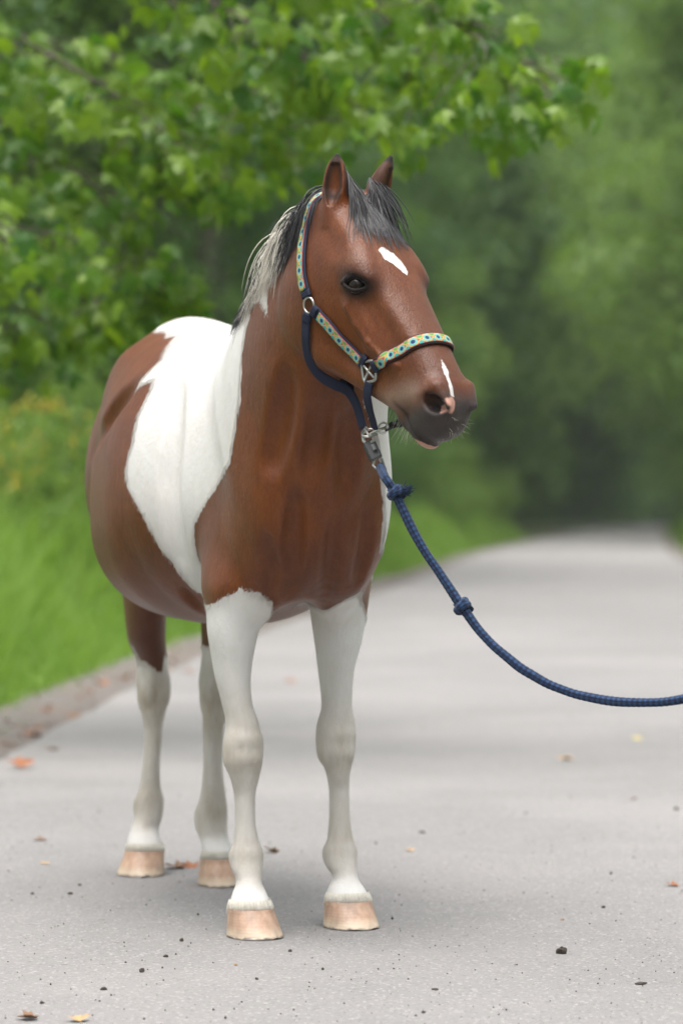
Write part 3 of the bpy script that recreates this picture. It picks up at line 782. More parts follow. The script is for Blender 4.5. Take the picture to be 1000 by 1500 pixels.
def maple():
    rng = np.random.default_rng(77)
    tree = empty('maple_tree', (-4.2, 14.5, float(ground_z(np.array(-4.2), np.array(14.5)))-.05)); O = np.array(tree.location)
    tag(tree, 'maple at the left whose leafy boughs hang down across the top', 'tree')
    bm = bmesh.new(); tube_bm(bm, [(0, 0, 0), (.05, 0, 1.5), (-.05, .1, 3.2), (.1, .1, 5.2), (0, 0, 8)], [.30, .24, .21, .17, .08], 10)
    o = bpy.data.objects.new('trunk', bm_mesh('trunk', bm, bark)); COL.objects.link(o); o.parent = tree
    B = [[(-900, -420, 14), (-300, -260, 13.4), (0, -150, 13), (300, -110, 12.6), (560, -40, 12.3), (660, 30, 12.2), (760, 90, 12.1), (825, 150, 12.1)],
         [(-900, -200, 14.3), (-300, -40, 13.8), (0, 40, 13.4), (130, 110, 13.2), (240, 190, 13), (330, 265, 12.9)],
         [(-900, 0, 14.4), (-300, 110, 14), (0, 170, 13.6), (110, 245, 13.4), (190, 330, 13.3), (225, 430, 13.2)],
         [(-300, -260, 13.4), (120, -90, 13.2), (330, 10, 12.8), (450, 80, 12.7), (540, 190, 12.6)],
         [(0, -150, 13), (200, -60, 13.6), (300, 60, 13.6), (370, 150, 13.5), (420, 250, 13.4)],
         [(-300, 110, 14), (-100, 200, 12.6), (-30, 290, 12.2), (15, 360, 12.0)],
         [(300, -110, 12.6), (480, -60, 13.0), (600, 60, 13.1), (650, 140, 13.1)],
         [(-300, -40, 13.8), (-60, 20, 14.6), (60, 60, 14.8), (200, 90, 14.9), (330, 180, 14.9)],
         [(0, 170, 13.6), (60, 320, 14.2), (110, 420, 14.2), (170, 470, 14.2)],
         [(-300, 110, 14), (-80, 250, 13.2), (20, 420, 13.6), (30, 520, 13.6)]]
    P, D, S = [], [], []
    for bi, br in enumerate(B):
        pts = np.array([pix(*p) for p in br])
        tt = np.linspace(0, len(pts)-1, 30); cur = np.stack([np.interp(tt, range(len(pts)), pts[:, i]) for i in range(3)], -1)
        for _ in range(3): cur[1:-1] = (cur[:-2]+2*cur[1:-1]+cur[2:])/4
        bm = bmesh.new(); tube_bm(bm, cur-O, np.linspace(.011 if bi < 3 else .008, .0025, 30), 6)
        twigs = []
        L = np.linalg.norm(pts[-1]-pts[-3])
        n = [84, 84, 72, 64, 58, 26, 56, 66, 50, 46][bi]
        for q in range(n):
            f = rng.uniform(.30, 1.0)**.8; c = cur[min(29, int(f*29))]
            tip = c+np.array([rng.normal(0, .14), rng.normal(0, .25), -abs(rng.normal(0, .10))-.02])
            tube_bm(bm, [c-O, (c+tip)/2-O+np.array([0, 0, .015]), tip-O], [.004, .003, .002], 4)
            for z in range(rng.integers(2, 5)):
                P.append(tip+rng.normal(0, .05, 3)); S.append(rng.uniform(.075, .132))
                D.append((rng.normal(.15, .5), rng.normal(-.1, .5), -rng.uniform(.4, 1.3)))
        o = bpy.data.objects.new('branch', bm_mesh('branch', bm, bark)); COL.objects.link(o); o.parent = tree
    P, D, S = np.array(P), unit(np.array(D)), np.array(S)
    Nn = np.array([0, -.25, 1.0])+rng.normal(0, .42, (len(P), 3)); Nn = unit(Nn-(Nn*D).sum(1, keepdims=True)*D); X = np.cross(D, Nn)
    # the leaves that show largest become objects, the others one joined part
    px = 500+P[:, 0]*F_PX/P[:, 1]; py = 750-(P[:, 2]-1)*F_PX/P[:, 1]
    seen = (px > -15) & (px < 1015) & (py > -20)
    order = np.argsort(np.where(seen, -S/P[:, 1], 1))
    var = [maple_leaf_mesh(s) for s in range(5)]
    first = order[:300]; V, Fc, k = [], [], 0; tint = []
    for c, i in enumerate(order):
        v = i % 5
        if c < 300:
            o = bpy.data.objects.new('leaf', var[v][0]); COL.objects.link(o); o.parent = tree
            M = Matrix(((*(X[i]*S[i]), 0), (*(D[i]*S[i]), 0), (*(Nn[i]*S[i]), 0), (0, 0, 0, 1))).transposed()
            M.translation = Vector(P[i]-O); o.matrix_local = M
        else:
            q = var[v][1]*S[i]; W = q[:, 0:1]*X[i]+q[:, 1:2]*D[i]+q[:, 2:3]*Nn[i]+P[i]-O
            V.append(W); Fc += [tuple(z+k for z in f) for f in var[v][2]]; k += len(W); tint += [rng.random()]*len(W)
    o = mesh('foliage', np.concatenate(V), Fc, leaf_maple, tree, smooth=False); o['kind'] = 'stuff'; vattr(o, 'tint', tint)
maple()

def litter():
    """crumbled dead leaves lying along the dirt strip, too many and too small to count"""
    rng = np.random.default_rng(15); n = 260
    y = 12+45*rng.random(n)**1.8; o = np.abs(rng.normal(.18, .22, n)); x = road_left(y)-o+.06
    P = np.stack([x, y, .012+.012*rng.random(n)], -1)
    V, Fq, t = leaves(P, unit(rng.normal(0, .5, (n, 3))+np.array([0, 0, 1.0])), rng.uniform(.02, .06, n), rng, 1.4)
    o_ = mesh('leaf_litter', V, Fq, simple_mat('litter', (.13, .055, .028), .85, var=.6, vscale=9), smooth=False); tag(o_, kind='stuff')
litter()
# ---------------------------------------------------------------- HAZE
def haze():
    V = [(x, y, z) for z in (-1.2, 60) for y in (-60, 500) for x in (-170, 250)]
    Fc = [(0, 2, 3, 1), (4, 5, 7, 6), (0, 1, 5, 4), (2, 6, 7, 3), (0, 4, 6, 2), (1, 3, 7, 5)]
    m = bpy.data.materials.new('haze'); m.use_nodes = True; t = m.node_tree; t.nodes.remove(t.nodes['Principled BSDF'])
    v = t.nodes.new('ShaderNodeVolumePrincipled'); v.inputs['Density'].default_value = HAZE; v.inputs['Color'].default_value = (.86, .92, .93, 1)
    t.links.new(v.outputs[0], t.nodes['Material Output'].inputs['Volume'])
    tag(mesh('haze', V, Fc, m, smooth=False), kind='stuff')
HAZE = .00026
haze()
# ---------------------------------------------------------------- MATERIALS OF THE HORSE
def coat_material():
    m = NT('coat'); 
    fine = m.coord((1, 1, .28))
    n1 = m.noise(fine, 95, 3, .6); n2 = m.noise(m.coord((1, 1, .5)), 26, 2); n3 = m.noise(m.coord(), 5, 3)
    n4 = m.noise(m.coord((1, 1, .35)), 190, 3, .7); n5 = m.noise(m.coord((1, 1, .6)), 34, 4, .65)
    jag = m.math('ADD', m.math('MULTIPLY', m.math('SUBTRACT', n1, .5), .026), m.math('MULTIPLY', m.math('SUBTRACT', n2, .5), .018))
    edge = m.math('ADD', m.attr('white'), jag)
    w = m.mr(edge, -.0015, .0022)
    brown = m.mix(m.mr(n3, .3, .7), (.094, .0215, .0026), (.152, .0380, .0052))
    brown = m.mix(m.math('MULTIPLY', m.mr(n4, .35, .75), .6), brown, (.046, .0110, .0025))
    brown = m.mix(m.math('MULTIPLY', m.mr(n5, .45, .8), .35), brown, (.21, .066, .015))
    brown = m.mix(m.math('MULTIPLY', m.mr(m.noise(m.coord((1, 1, .3)), 330, 2, .7), .64, .85), .30), brown, (.34, .20, .14))
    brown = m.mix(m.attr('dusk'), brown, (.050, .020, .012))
    brown = m.mix(m.attr('mealy'), brown, (.26, .18, .14))
    brown = m.mix(m.attr('grey'), brown, m.mix(n4, (.019, .016, .0165), (.060, .054, .055)))
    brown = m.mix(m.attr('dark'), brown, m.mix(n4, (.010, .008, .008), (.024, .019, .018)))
    whit = m.mix(m.mr(n3, .25, .75), (.56, .535, .515), (.64, .635, .62))
    whit = m.mix(m.math('MULTIPLY', m.mr(n5, .5, .8), .35), whit, (.50, .44, .385))
    whit = m.mix(m.math('MULTIPLY', m.mr(n4, .5, .8), .18), whit, (.44, .425, .425))
    whit = m.mix(m.math('MULTIPLY', m.mr(edge, .014, .001), .30), whit, (.34, .30, .28))
    dn = m.mr(m.math('ADD', m.noise(m.coord((1, 1, .4)), 22, 4, .6), m.math('MULTIPLY', n1, .3)), .45, .85)
    whit = m.mix(m.math('MULTIPLY', m.attr('dirt'), m.math('ADD', .5, m.math('MULTIPLY', dn, .5))), whit, (.29, .238, .172))
    c = m.mix(w, brown, whit)
    c = m.mix(m.mr(m.math('ADD', m.attr('pink'), m.math('MULTIPLY', jag, .25)), -.002, .002), c, (.50, .27, .21))
    soft = m.math('MAXIMUM', m.attr('dark'), m.math('MULTIPLY', m.attr('grey'), .6))
    m.p(Base_Color=c, Roughness=m.math('MAXIMUM', m.mr(w, 0, 1, .37, .60), m.math('MULTIPLY', soft, .72)), Specular_IOR_Level=m.mr(soft, 0, 1, .36, .12))
    m.set(m.b.inputs['Sheen Weight'], .05); m.set(m.b.inputs['Sheen Roughness'], .45)
    h = m.math('ADD', m.noise(m.coord((1, 1, .22)), 420, 2, .7), m.math('MULTIPLY', m.noise(m.coord((1, 1, .4)), 80, 3), 1.0))
    m.bump(h, .42, .004)
    return m.m
def hair_material(name, c0, c1, rough=.38):
    m = NT(name)
    r = m.attr('tint')
    m.p(Base_Color=m.mix(r, c0, c1), Roughness=rough, Specular_IOR_Level=.55)
    return m.m
def hoof_material():
    m = NT('hoof_horn')
    z = m.n('ShaderNodeSeparateXYZ', i_0=m.coord()).outputs[2]
    st = m.noise(m.coord((1, 1, .05)), 70, 3, .6)
    c = m.mix(m.mr(st, .3, .75), (.52, .36, .26), (.36, .21, .14))
    c = m.mix(m.mr(z, .055, .085), c, (.34, .17, .10))
    c = m.mix(m.mr(z, .03, .012), c, (.55, .44, .33))
    c = m.mix(m.mr(m.math('ADD', z, m.math('MULTIPLY', m.math('SUBTRACT', m.noise(m.coord(), 60, 2), .5), .012)), .007, .003), c, (.07, .065, .055))
    c = m.mix(m.math('MULTIPLY', m.mr(m.noise(m.coord(), 14, 4), .46, .70), .6), c, (.19, .125, .095))
    m.p(Base_Color=c, Roughness=.42)
    ring = m.n('ShaderNodeTexWave', wave_type='BANDS', bands_direction='Z', i_0=m.coord()); ring.inputs['Scale'].default_value = 45; ring.inputs['Distortion'].default_value = 5
    m.bump(m.math('ADD', m.math('MULTIPLY', ring.outputs['Fac'], .16), m.math('ADD', st, m.noise(m.coord(), 25, 4))), .4, .003)
    return m.m

# ---------------------------------------------------------------- HORSE
build_shape()
_f = 1.6 if QUICK else 1.0
_v, _q = surface_nets(axis_spaces([(-1.52, .36, .008*_f), (.36, .90, .0032*_f)]),
                      axis_spaces([(-.42, -.16, .008*_f), (-.16, .24, .0032*_f), (.24, .42, .008*_f)]),
                      axis_spaces([(.03, 1.08, .008*_f), (1.08, 1.90, .0032*_f)]))
_par = np.arange(len(_v))                       # keep the one big connected shell, drop any sealed pocket inside
for _ in range(200):
    mn = _par[_q].min(1)
    new = _par.copy()
    for k in range(4): np.minimum.at(new, _q[:, k], mn)
    new = new[new]
    if (new == _par).all(): break
    _par = new
_root = np.bincount(_par).argmax()
_keep = _par == _root
_map = np.cumsum(_keep)-1
_q = _map[_q[_keep[_q].all(1)]]; _v = _v[_keep]

horse = empty('horse', tuple(HO)); horse.rotation_euler = (0, 0, TH-math.pi/2)
tag(horse, 'brown and white skewbald horse standing on the grey road in a halter', 'horse')
coat = coat_material()
body = mesh('body', _v, _q, coat, horse)

def sd_poly(P, poly):
    """signed distance, positive inside"""
    poly = np.asarray(poly, float); d = np.full(len(P), 1e9); ins = np.zeros(len(P), bool)
    for i in range(len(poly)):
        a, b = poly[i-1], poly[i]; e = b-a; w = P-a
        t = np.clip((w@e)/(e@e+1e-12), 0, 1)
        d = np.minimum(d, ((w-t[:, None]*e)**2).sum(1))
        c = ((a[1] > P[:, 1]) != (b[1] > P[:, 1]))
        with np.errstate(divide='ignore', invalid='ignore'):
            ins ^= c & (P[:, 0] < (b[0]-a[0])*(P[:, 1]-a[1])/(b[1]-a[1])+a[0])
    return np.where(ins, 1, -1)*np.sqrt(d)
FRONT = [(.16, 1.80), (.19, 1.60), (.225, 1.52), (.261, 1.489), (.276, 1.441), (.255, 1.46), (.202, 1.485), (.126, 1.478), (.148, 1.452), (.133, 1.43), (.132, 1.372), (.132, 1.316), (.132, 1.253), (.107, 1.174), (.085, 1.111),
         (-.019, 1.064), (-.1, 1.016), (-.157, .975), (-.187, .918), (-.199, .876), (-.16, .853), (-.10, .80), (-.10, .74)]
REAR = [(-.30, .74), (-.30, .79), (-.297, .825), (-.298, .867), (-.315, .925), (-.331, .975), (-.377, 1.034), (-.417, 1.084), (-.419, 1.128), (-.408, 1.172), (-.422, 1.24), (-.416, 1.268), (-.419, 1.302), (-.436, 1.322), (-.483, 1.311),
        (-.535, 1.294), (-.492, 1.349), (-.485, 1.377), (-.528, 1.405), (-.572, 1.43), (-.609, 1.45), (-.625, 1.44), (-.686, 1.455), (-.768, 1.467), (-.833, 1.469), (-.9, 1.485), (-.98, 1.80)]
LFRONT = [(.16, 1.80), (.15, 1.50), (.20, 1.40), (.40, 1.28), (.5, 1.2), (.5, .93), (.1, .90), (-.10, .82), (-.10, .74)]
def paint_coat():
    P = _v; u, v, w = P.T
    uw = P[:, [0, 2]]
    body_part = np.where(w < .80, -.05, 1)
    right = np.minimum(sd_poly(uw, FRONT+REAR), .2)
    vb = np.interp(w, [.953, 1.0, 1.063, 1.118, 1.172, 1.21, 1.274, 1.35], [.134, .129, .121, .109, .081, .057, .02, -.05])
    left = np.minimum(sd_poly(uw, LFRONT+REAR), v-vb)
    right = np.where((w < .88) & (v > -.12), -.1, right)
    white = np.where(v < 0, right, left)
    white = np.where((u > .30) & (w > 1.3), -.1, white)
    rf = np.interp(v, [-.22, -.205, -.171, -.135, -.10, -.088, -.06, -.02], [.775, .797, .822, .813, .791, .758, .70, .66])-w
    lf = np.interp(v, [.025, .045, .06, .085, .115, .14, .165, .19], [.69, .745, .765, .80, .815, .805, .78, .745])-w
    rh = np.interp(v, [-.085, -.078, -.053, -.036, -.011, .002, .008], [.65, .632, .592, .58, .56, .558, .61])-w
    lh = np.full(len(v), .64)-w
    fore = (u > -.45)
    leg = np.where(fore, np.where(v < -.02, rf, lf), np.where(v < .03, rh, lh))
    leg = np.where((w > .66) & (u < np.where(v < -.02, -.125, -.258)) & fore, -.1, leg)
    white = np.where(w < .86, np.maximum(np.where(w < .80, -.1, white), leg), white)
    H = to_head(P); a, b, c = H.T
    head = (u > .36) & (w > 1.05)
    ac = H[:, [0, 2]]
    star = sd_poly(ac, [(.173, -.025), (.186, -.038), (.21, -.031), (.23, -.008), (.255, .011), (.243, .021), (.212, .018), (.196, .003), (.178, -.016)])
    strip = sd_poly(ac, [(.484, -.012), (.505, -.0205), (.527, -.0225), (.551, -.027), (.575, -.029), (.576, -.0145), (.55, -.0145), (.527, -.0125), (.505, -.010)])
    front = head & (b > -.03)
    hw = np.where(front, np.maximum(star, strip), -.1)
    white = np.where(head, hw*2.0-.001, white)
    snip = np.where(head & (b > -.04), sd_poly(ac, [(.583, -.047), (.597, -.042), (.604, -.022), (.597, -.017), (.585, -.015), (.575, -.022)]), -.1)
    lip = np.where(head, .029-np.sqrt(((a-.605)/1.2)**2+((b+.148)/.75)**2+((c+.004)/1.3)**2), -.1)
    pink = np.maximum(snip, lip)
    t = a-.35*b
    muz = smooth01(t, .545, .60)*.93
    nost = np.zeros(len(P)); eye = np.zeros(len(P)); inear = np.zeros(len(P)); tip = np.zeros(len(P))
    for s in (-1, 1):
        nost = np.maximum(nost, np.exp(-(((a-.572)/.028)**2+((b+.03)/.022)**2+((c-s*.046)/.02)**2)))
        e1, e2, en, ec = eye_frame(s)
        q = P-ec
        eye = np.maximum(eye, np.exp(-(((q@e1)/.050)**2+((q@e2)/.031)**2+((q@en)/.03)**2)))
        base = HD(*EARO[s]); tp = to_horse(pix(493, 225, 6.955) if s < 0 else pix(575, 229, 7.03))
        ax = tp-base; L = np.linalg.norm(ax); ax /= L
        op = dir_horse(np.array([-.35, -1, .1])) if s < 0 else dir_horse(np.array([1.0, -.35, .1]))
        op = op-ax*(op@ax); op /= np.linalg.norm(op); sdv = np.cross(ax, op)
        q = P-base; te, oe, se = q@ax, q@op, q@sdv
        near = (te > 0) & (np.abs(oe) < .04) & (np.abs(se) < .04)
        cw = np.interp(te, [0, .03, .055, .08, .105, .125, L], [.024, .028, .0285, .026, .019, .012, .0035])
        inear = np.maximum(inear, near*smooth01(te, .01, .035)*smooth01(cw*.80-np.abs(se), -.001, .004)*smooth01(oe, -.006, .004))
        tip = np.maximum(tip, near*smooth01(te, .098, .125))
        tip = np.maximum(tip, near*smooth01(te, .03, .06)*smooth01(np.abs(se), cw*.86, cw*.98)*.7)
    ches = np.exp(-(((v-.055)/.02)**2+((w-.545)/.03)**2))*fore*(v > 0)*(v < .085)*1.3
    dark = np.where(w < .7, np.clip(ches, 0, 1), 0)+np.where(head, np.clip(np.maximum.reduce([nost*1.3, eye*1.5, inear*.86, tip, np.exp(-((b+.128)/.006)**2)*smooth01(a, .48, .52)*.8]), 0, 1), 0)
    lipline = head & (b < -.11) & (a > .49)
    mealy = np.where(head, np.exp(-(((t-.535)/.028)**2))*smooth01(-b, .01, .07)*.65+np.exp(-(((a-.19)/.02)**2+((b+.012)/.016)**2))*.18, 0)
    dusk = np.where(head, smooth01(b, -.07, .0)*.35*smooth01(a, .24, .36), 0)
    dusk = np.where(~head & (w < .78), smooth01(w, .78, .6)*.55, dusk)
    kn = np.where(fore, .425, .47)
    dirt = .17*smooth01(w, .74, .55)+.34*np.exp(-((w-kn)/.085)**2)+.28*np.exp(-((w-.19)/.05)**2)+.24*smooth01(w, .62, .48)
    dirt *= smooth01(w, .09, .14)
    dirt = np.where(fore, dirt, dirt+.35*np.exp(-((w-.60)/.06)**2)*(v > .03)+.18*smooth01(w, .6, .5)*smooth01(w, .12, .2))
    dirt = np.where(w > .8, 0, dirt)
    grey = np.where(head, muz, 0)
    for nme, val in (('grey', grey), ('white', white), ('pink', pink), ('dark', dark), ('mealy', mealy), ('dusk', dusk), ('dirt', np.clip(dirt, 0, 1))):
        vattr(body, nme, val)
    return np.where((pink > -.01) | (grey > .3), -1, white)
_white = paint_coat()
def border_hair():
    """short hairs that cross the edge between the brown and the white coat"""
    near = np.nonzero((_white > 0) & (_white < .012) & (_v[:, 2] > .4) & (_v[:, 0] < .36))[0]
    k = RNG.choice(near, min(len(near), 5000//(3 if QUICK else 1)), replace=False)
    P = _v[k]; g = grad(P)
    d = np.where(P[:, 0:1] > .36, -.2*hA+.0*hB, np.array([-.55, 0, -.85]))+RNG.normal(0, .22, P.shape)
    d -= (d*g).sum(1, keepdims=True)*g; d /= np.linalg.norm(d, axis=1, keepdims=True)
    L = RNG.uniform(.010, .022, (len(k), 1, 1)); t = np.linspace(0, 1, 4)[None, :, None]
    pth = P[:, None]+d[:, None]*t*L+g[:, None]*(.0008+.0016*np.sin(t*math.pi*.8))-d[:, None]*L*.35
    o = strands('border_hair', pth, np.full(len(k), .0005), coat_hair_white, RNG.random(len(k)))
    o['kind'] = 'stuff'

eye_mat = NT('eye'); _r = eye_mat.n('ShaderNodeTexNoise', i_0=eye_mat.coord()); _r.inputs['Scale'].default_value = 40
eye_mat.p(Base_Color=eye_mat.mix(_r.outputs['Fac'], (.006, .004, .003), (.016, .009, .006)), Roughness=.07, Specular_IOR_Level=.22); eye_mat = eye_mat.m
def uv_ball(r, n=28, k=16):
    V = [(0, 0, r)]+[(r*math.sin(math.pi*i/k)*math.cos(2*math.pi*j/n), r*math.sin(math.pi*i/k)*math.sin(2*math.pi*j/n), r*math.cos(math.pi*i/k)) for i in range(1, k) for j in range(n)]+[(0, 0, -r)]
    Fc = [(0, 1+j, 1+(j+1) % n) for j in range(n)]
    Fc += [(1+i*n+j, 1+(i+1)*n+j, 1+(i+1)*n+(j+1) % n, 1+i*n+(j+1) % n) for i in range(k-2) for j in range(n)]
    Fc += [(1+(k-2)*n+j, len(V)-1, 1+(k-2)*n+(j+1) % n) for j in range(n)]
    return np.array(V), Fc
for s in (-1, 1):
    e1, e2, en, ec = eye_frame(s)
    V, Fc = uv_ball(.0235)
    mesh('eye', V+(ec-.0195*en), Fc, eye_mat, horse)

# hooves: a flat-soled flaring cone each, toe forward
hoof_mat = hoof_material()
def hoof(y0, x0l, x0r, y1, x1l, x1r, d0, toe):
    d_top = d0-toe*.95
    ct = to_horse(pix((x0l+x0r)/2, y0, d_top)); wt = (x0r-x0l)/2*d_top/F_PX
    cb = to_horse(pix((x1l+x1r)/2, y1, d_top-.012)); wb = (x1r-x1l)/2*d_top/F_PX
    n = 40; rings = [(0, 1.0, 1.0), (.04, 1.01, 1.02), (.12, 1.0, 1.0), (.35, 1.0, 1.0), (.65, 1.0, 1.0), (.92, 1.0, 1.0), (1.0, .985, 1.0)]
    V, Fc = [], []
    zt = ct[2]+.004
    for f, sx, sy in rings:
        for j in range(n):
            th = 2*math.pi*j/n; cs, sn = math.cos(th), math.sin(th)
            au = (.050+.016*f)*(1.12 if cs > 0 else .80)
            av = (wt+(wb-wt)*f)*1.0
            q = 2.3
            r = (abs(cs)**q+abs(sn)**q)**(-1/q)
            z = zt*(1-f)+.0015*f
            z -= (1-f)*max(0, -cs)*.022                     # coronet drops towards the heels
            if f == 1.0: z += .006*max(0, noise.noise(Vector((cs*3+y0, sn*3, 0))))
            V.append((ct[0]+(cb[0]-ct[0])*f+au*cs*r*sx+.014*f*max(cs, 0), ct[1]+(cb[1]-ct[1])*f+av*sn*r*sy, z))
    m = len(rings)
    for i in range(m-1):
        for j in range(n):
            Fc.append((i*n+j, (i+1)*n+j, (i+1)*n+(j+1) % n, i*n+(j+1) % n))
    Fc.append(tuple(range((m-1)*n, m*n))); Fc.append(tuple(reversed(range(n))))
    o = mesh('hoof', V, Fc, hoof_mat, horse)
    return ct, wt, zt
COR = [hoof(1331, 333, 399, 1374, 332, 413, 7.46, .046), hoof(1320, 475, 543, 1362, 473, 553, 7.63, .046),
       hoof(1246, 184, 240, 1284, 171, 239, 8.73, .055), hoof(1258, 294, 342, 1298, 290, 345, 8.49, .055)]

# ---- hair: thin tapering strands, a few hundred to a couple of thousand per tuft
def strands(name, paths, radius, mat, tint, parent=horse, sides=3):
    """paths (n,k,3)"""
    n, k, _ = paths.shape
    T = np.gradient(paths, axis=1); T /= np.linalg.norm(T, axis=2, keepdims=True)+1e-9
    ref = np.array([.31, .77, .55]); N = np.cross(T, ref); N /= np.linalg.norm(N, axis=2, keepdims=True)+1e-9
    B = np.cross(T, N)
    taper = np.interp(np.linspace(0, 1, k), [0, .1, .6, 1], [.8, 1, .85, .12])
    rad = (np.asarray(radius).reshape(-1, 1)*np.ones((n, 1)))*taper
    V = []
    for sdx in range(sides):
        th = 2*math.pi*sdx/sides
        V.append(paths+rad[:, :, None]*(math.cos(th)*N+math.sin(th)*B))
    V = np.stack(V, 2)                                  # n,k,sides,3
    idx = np.arange(n*k*sides).reshape(n, k, sides)
    Fq = np.stack([idx[:, :-1], idx[:, 1:], np.roll(idx, -1, 2)[:, 1:], np.roll(idx, -1, 2)[:, :-1]], -1).reshape(-1, 4)
    o = mesh(name, V.reshape(-1, 3), Fq, mat, parent)
    vattr(o, 'tint', np.repeat(tint, k*sides))
    return o
def grow(roots, d0, length, k, grav, stiff, lift=.004, wob=.15, clump=None):
    """lay strands from roots, falling with gravity but staying outside the body"""
    n = len(roots); P = roots.copy(); D = d0/np.linalg.norm(d0, axis=1, keepdims=True)
    step = (length/(k-1))[:, None]; out = [P.copy()]
    W = RNG.normal(0, wob, (n, 3))
    for i in range(k-1):
        g = np.array([0, 0, -1.0])*grav
        D = D*stiff+g+W*(.35 if i < 3 else .12)
        D /= np.linalg.norm(D, axis=1, keepdims=True)
        P = P+D*step
        f = field(P); m = f < lift
        if m.any():
            gr = grad(P[m]); P[m] += gr*(lift-f[m])[:, None]
            dn = (D[m]*gr).sum(1, keepdims=True); D[m] -= np.minimum(dn, 0)*gr
        out.append(P.copy())
    return np.stack(out, 1)
coat_hair_white = hair_material('white_coat_hair', (.50, .47, .44), (.64, .63, .61), .6)
border_hair()
black_hair = hair_material('black_mane', (.012, .011, .012), (.060, .058, .066), .42)
white_hair = hair_material('white_mane', (.50, .46, .39), (.68, .66, .60), .6)
def on_crest(t):
    """point on the top of the neck, t = 0 poll .. 1 withers"""
    u = np.interp(t, [0, .25, .5, .75, 1], [.44, .32, .19, .04, -.10]); w = np.interp(t, [0, .25, .5, .75, 1], [1.73, 1.68, 1.63, 1.57, 1.52])
    P = np.stack([u, np.interp(t, [0, .12, .3, .5, .75, 1], [-.018, -.032, -.042, -.036, -.02, -.005]), w], -1)
    for _ in range(14):
        f = field(P); P[:, 2] -= np.clip(f, -.03, .03)
    return P
_q4 = 3 if QUICK else 1
def mane(n, t0, t1, mat, lmin, lmax, sidebias, nm, r=.0014):
    n //= _q4
    t = RNG.uniform(t0, t1, n); R = on_crest(t)
    R[:, 1] += RNG.normal(0, .012, n); R[:, 2] -= .004
    side = np.where(RNG.random(n) < sidebias, -1.0, 1.0)
    d = np.stack([RNG.normal(-.30, .22, n), side*RNG.uniform(.5, 1.0, n), RNG.uniform(.25, .9, n)], -1)
    L = RNG.uniform(lmin, lmax, n)
    pth = grow(R, d, L, 13, .30, .82, lift=.005+.0)
    pth += (np.clip(RNG.normal(0, .006, (n, 1, 3)), -.012, .012))*np.linspace(0, 1, 13)[None, :, None]
    return strands(nm, pth, r*RNG.uniform(.6, 1.3, n), mat, np.clip(RNG.beta(1.6, 3.0, n), 0, 1))
mane(1900, .03, .29, black_hair, .12, .21, .95, 'mane')
mane(2900, .25, .64, white_hair, .14, .23, .97, 'mane', .0013)
mane(1300, .50, .76, black_hair, .16, .23, .97, 'mane', .0013)
def forelock(n):
    n //= _q4
    c = RNG.normal(.003, .016, n).clip(-.028, .030); a0 = RNG.uniform(-.045, .02, n)
    R = project(np.array([HD(x, .02, y) for x, y in zip(a0, c)]), -.003)[0]
    spread = c*7+RNG.normal(0, .16, n)+.05
    d = np.array([hA*.85+hB*.32+hC*k for k in spread])
    L = RNG.uniform(.07, .20, n)*(1-.30*np.abs(c)/.05)*np.where(RNG.random(n) < .3, .75, 1)
    pth = grow(R, d, L, 12, .16, .9, lift=.0035, wob=.12)
    return strands('forelock', pth, .0012*RNG.uniform(.6, 1.3, n), black_hair, np.clip(RNG.beta(1.5, 3.0, n), 0, 1))
forelock(1150)
# short hair over the coronets
def coronet(ct, wt, zt):
    n = 1100//_q4; th = RNG.uniform(0, 2*math.pi, n); cs, sn = np.cos(th), np.sin(th)
    au = np.where(cs > 0, .056, .042)
    q = (np.abs(cs)**2.3+np.abs(sn)**2.3)**(-1/2.3)
    drop = np.maximum(-cs, 0)*.022
    R = np.stack([ct[0]-.006+au*.93*cs*q, ct[1]+(wt-.003)*sn*q*.97, zt+.020-drop], -1)
    E = np.stack([ct[0]+(au+.0018)*cs*q, ct[1]+(wt+.0006)*sn*q, zt-.001-.010*RNG.random(n)**1.6-drop], -1)
    E += RNG.normal(0, .0012, (n, 3))
    t = np.linspace(0, 1, 5)[None, :, None]
    mid = np.stack([cs, sn, cs*0], -1)[:, None, :]*.0006*np.sin(t*math.pi)
    pth = R[:, None, :]*(1-t)+E[:, None, :]*t+mid
    strands('coronet_hair', pth, np.full(n, .0007), white_hair, RNG.uniform(.2, .9, n))
for c_ in COR: coronet(*c_)
# whiskers on chin and lips
whisk = hair_material('whisker', (.55, .55, .38), (.75, .74, .6), .5)
def whiskers():
    n = 70
    a = RNG.uniform(.47, .60, n); c = RNG.uniform(-.03, .03, n)
    R = project(np.array([HD(x, -.17, y) for x, y in zip(a, c)]), -.001)[0]
    d = grad(R)*.7+np.array([0, 0, -.6])+hA*-.1+RNG.normal(0, .15, (n, 3))
    pth = grow(R, d, RNG.uniform(.015, .055, n)*smooth01(-a, -.62, -.52), 6, .06, 1, lift=0, wob=.08)
    m = 26
    a2 = RNG.uniform(.58, .63, m); c2 = RNG.uniform(-.02, .055, m)
    R2 = project(np.array([HD(x+.03, RNG.uniform(-.11, -.03), y*1.4) for x, y in zip(a2, c2)]), -.001)[0]
    p2 = grow(R2, grad(R2)+RNG.normal(0, .2, (m, 3)), RNG.uniform(.008, .022, m), 6, .05, 1, lift=0)
    strands('whisker', np.concatenate([pth, p2]), np.full(n+m, .00022), whisk, RNG.random(n+m))
    bpy.data.objects['whisker']['kind'] = 'stuff'
whiskers()
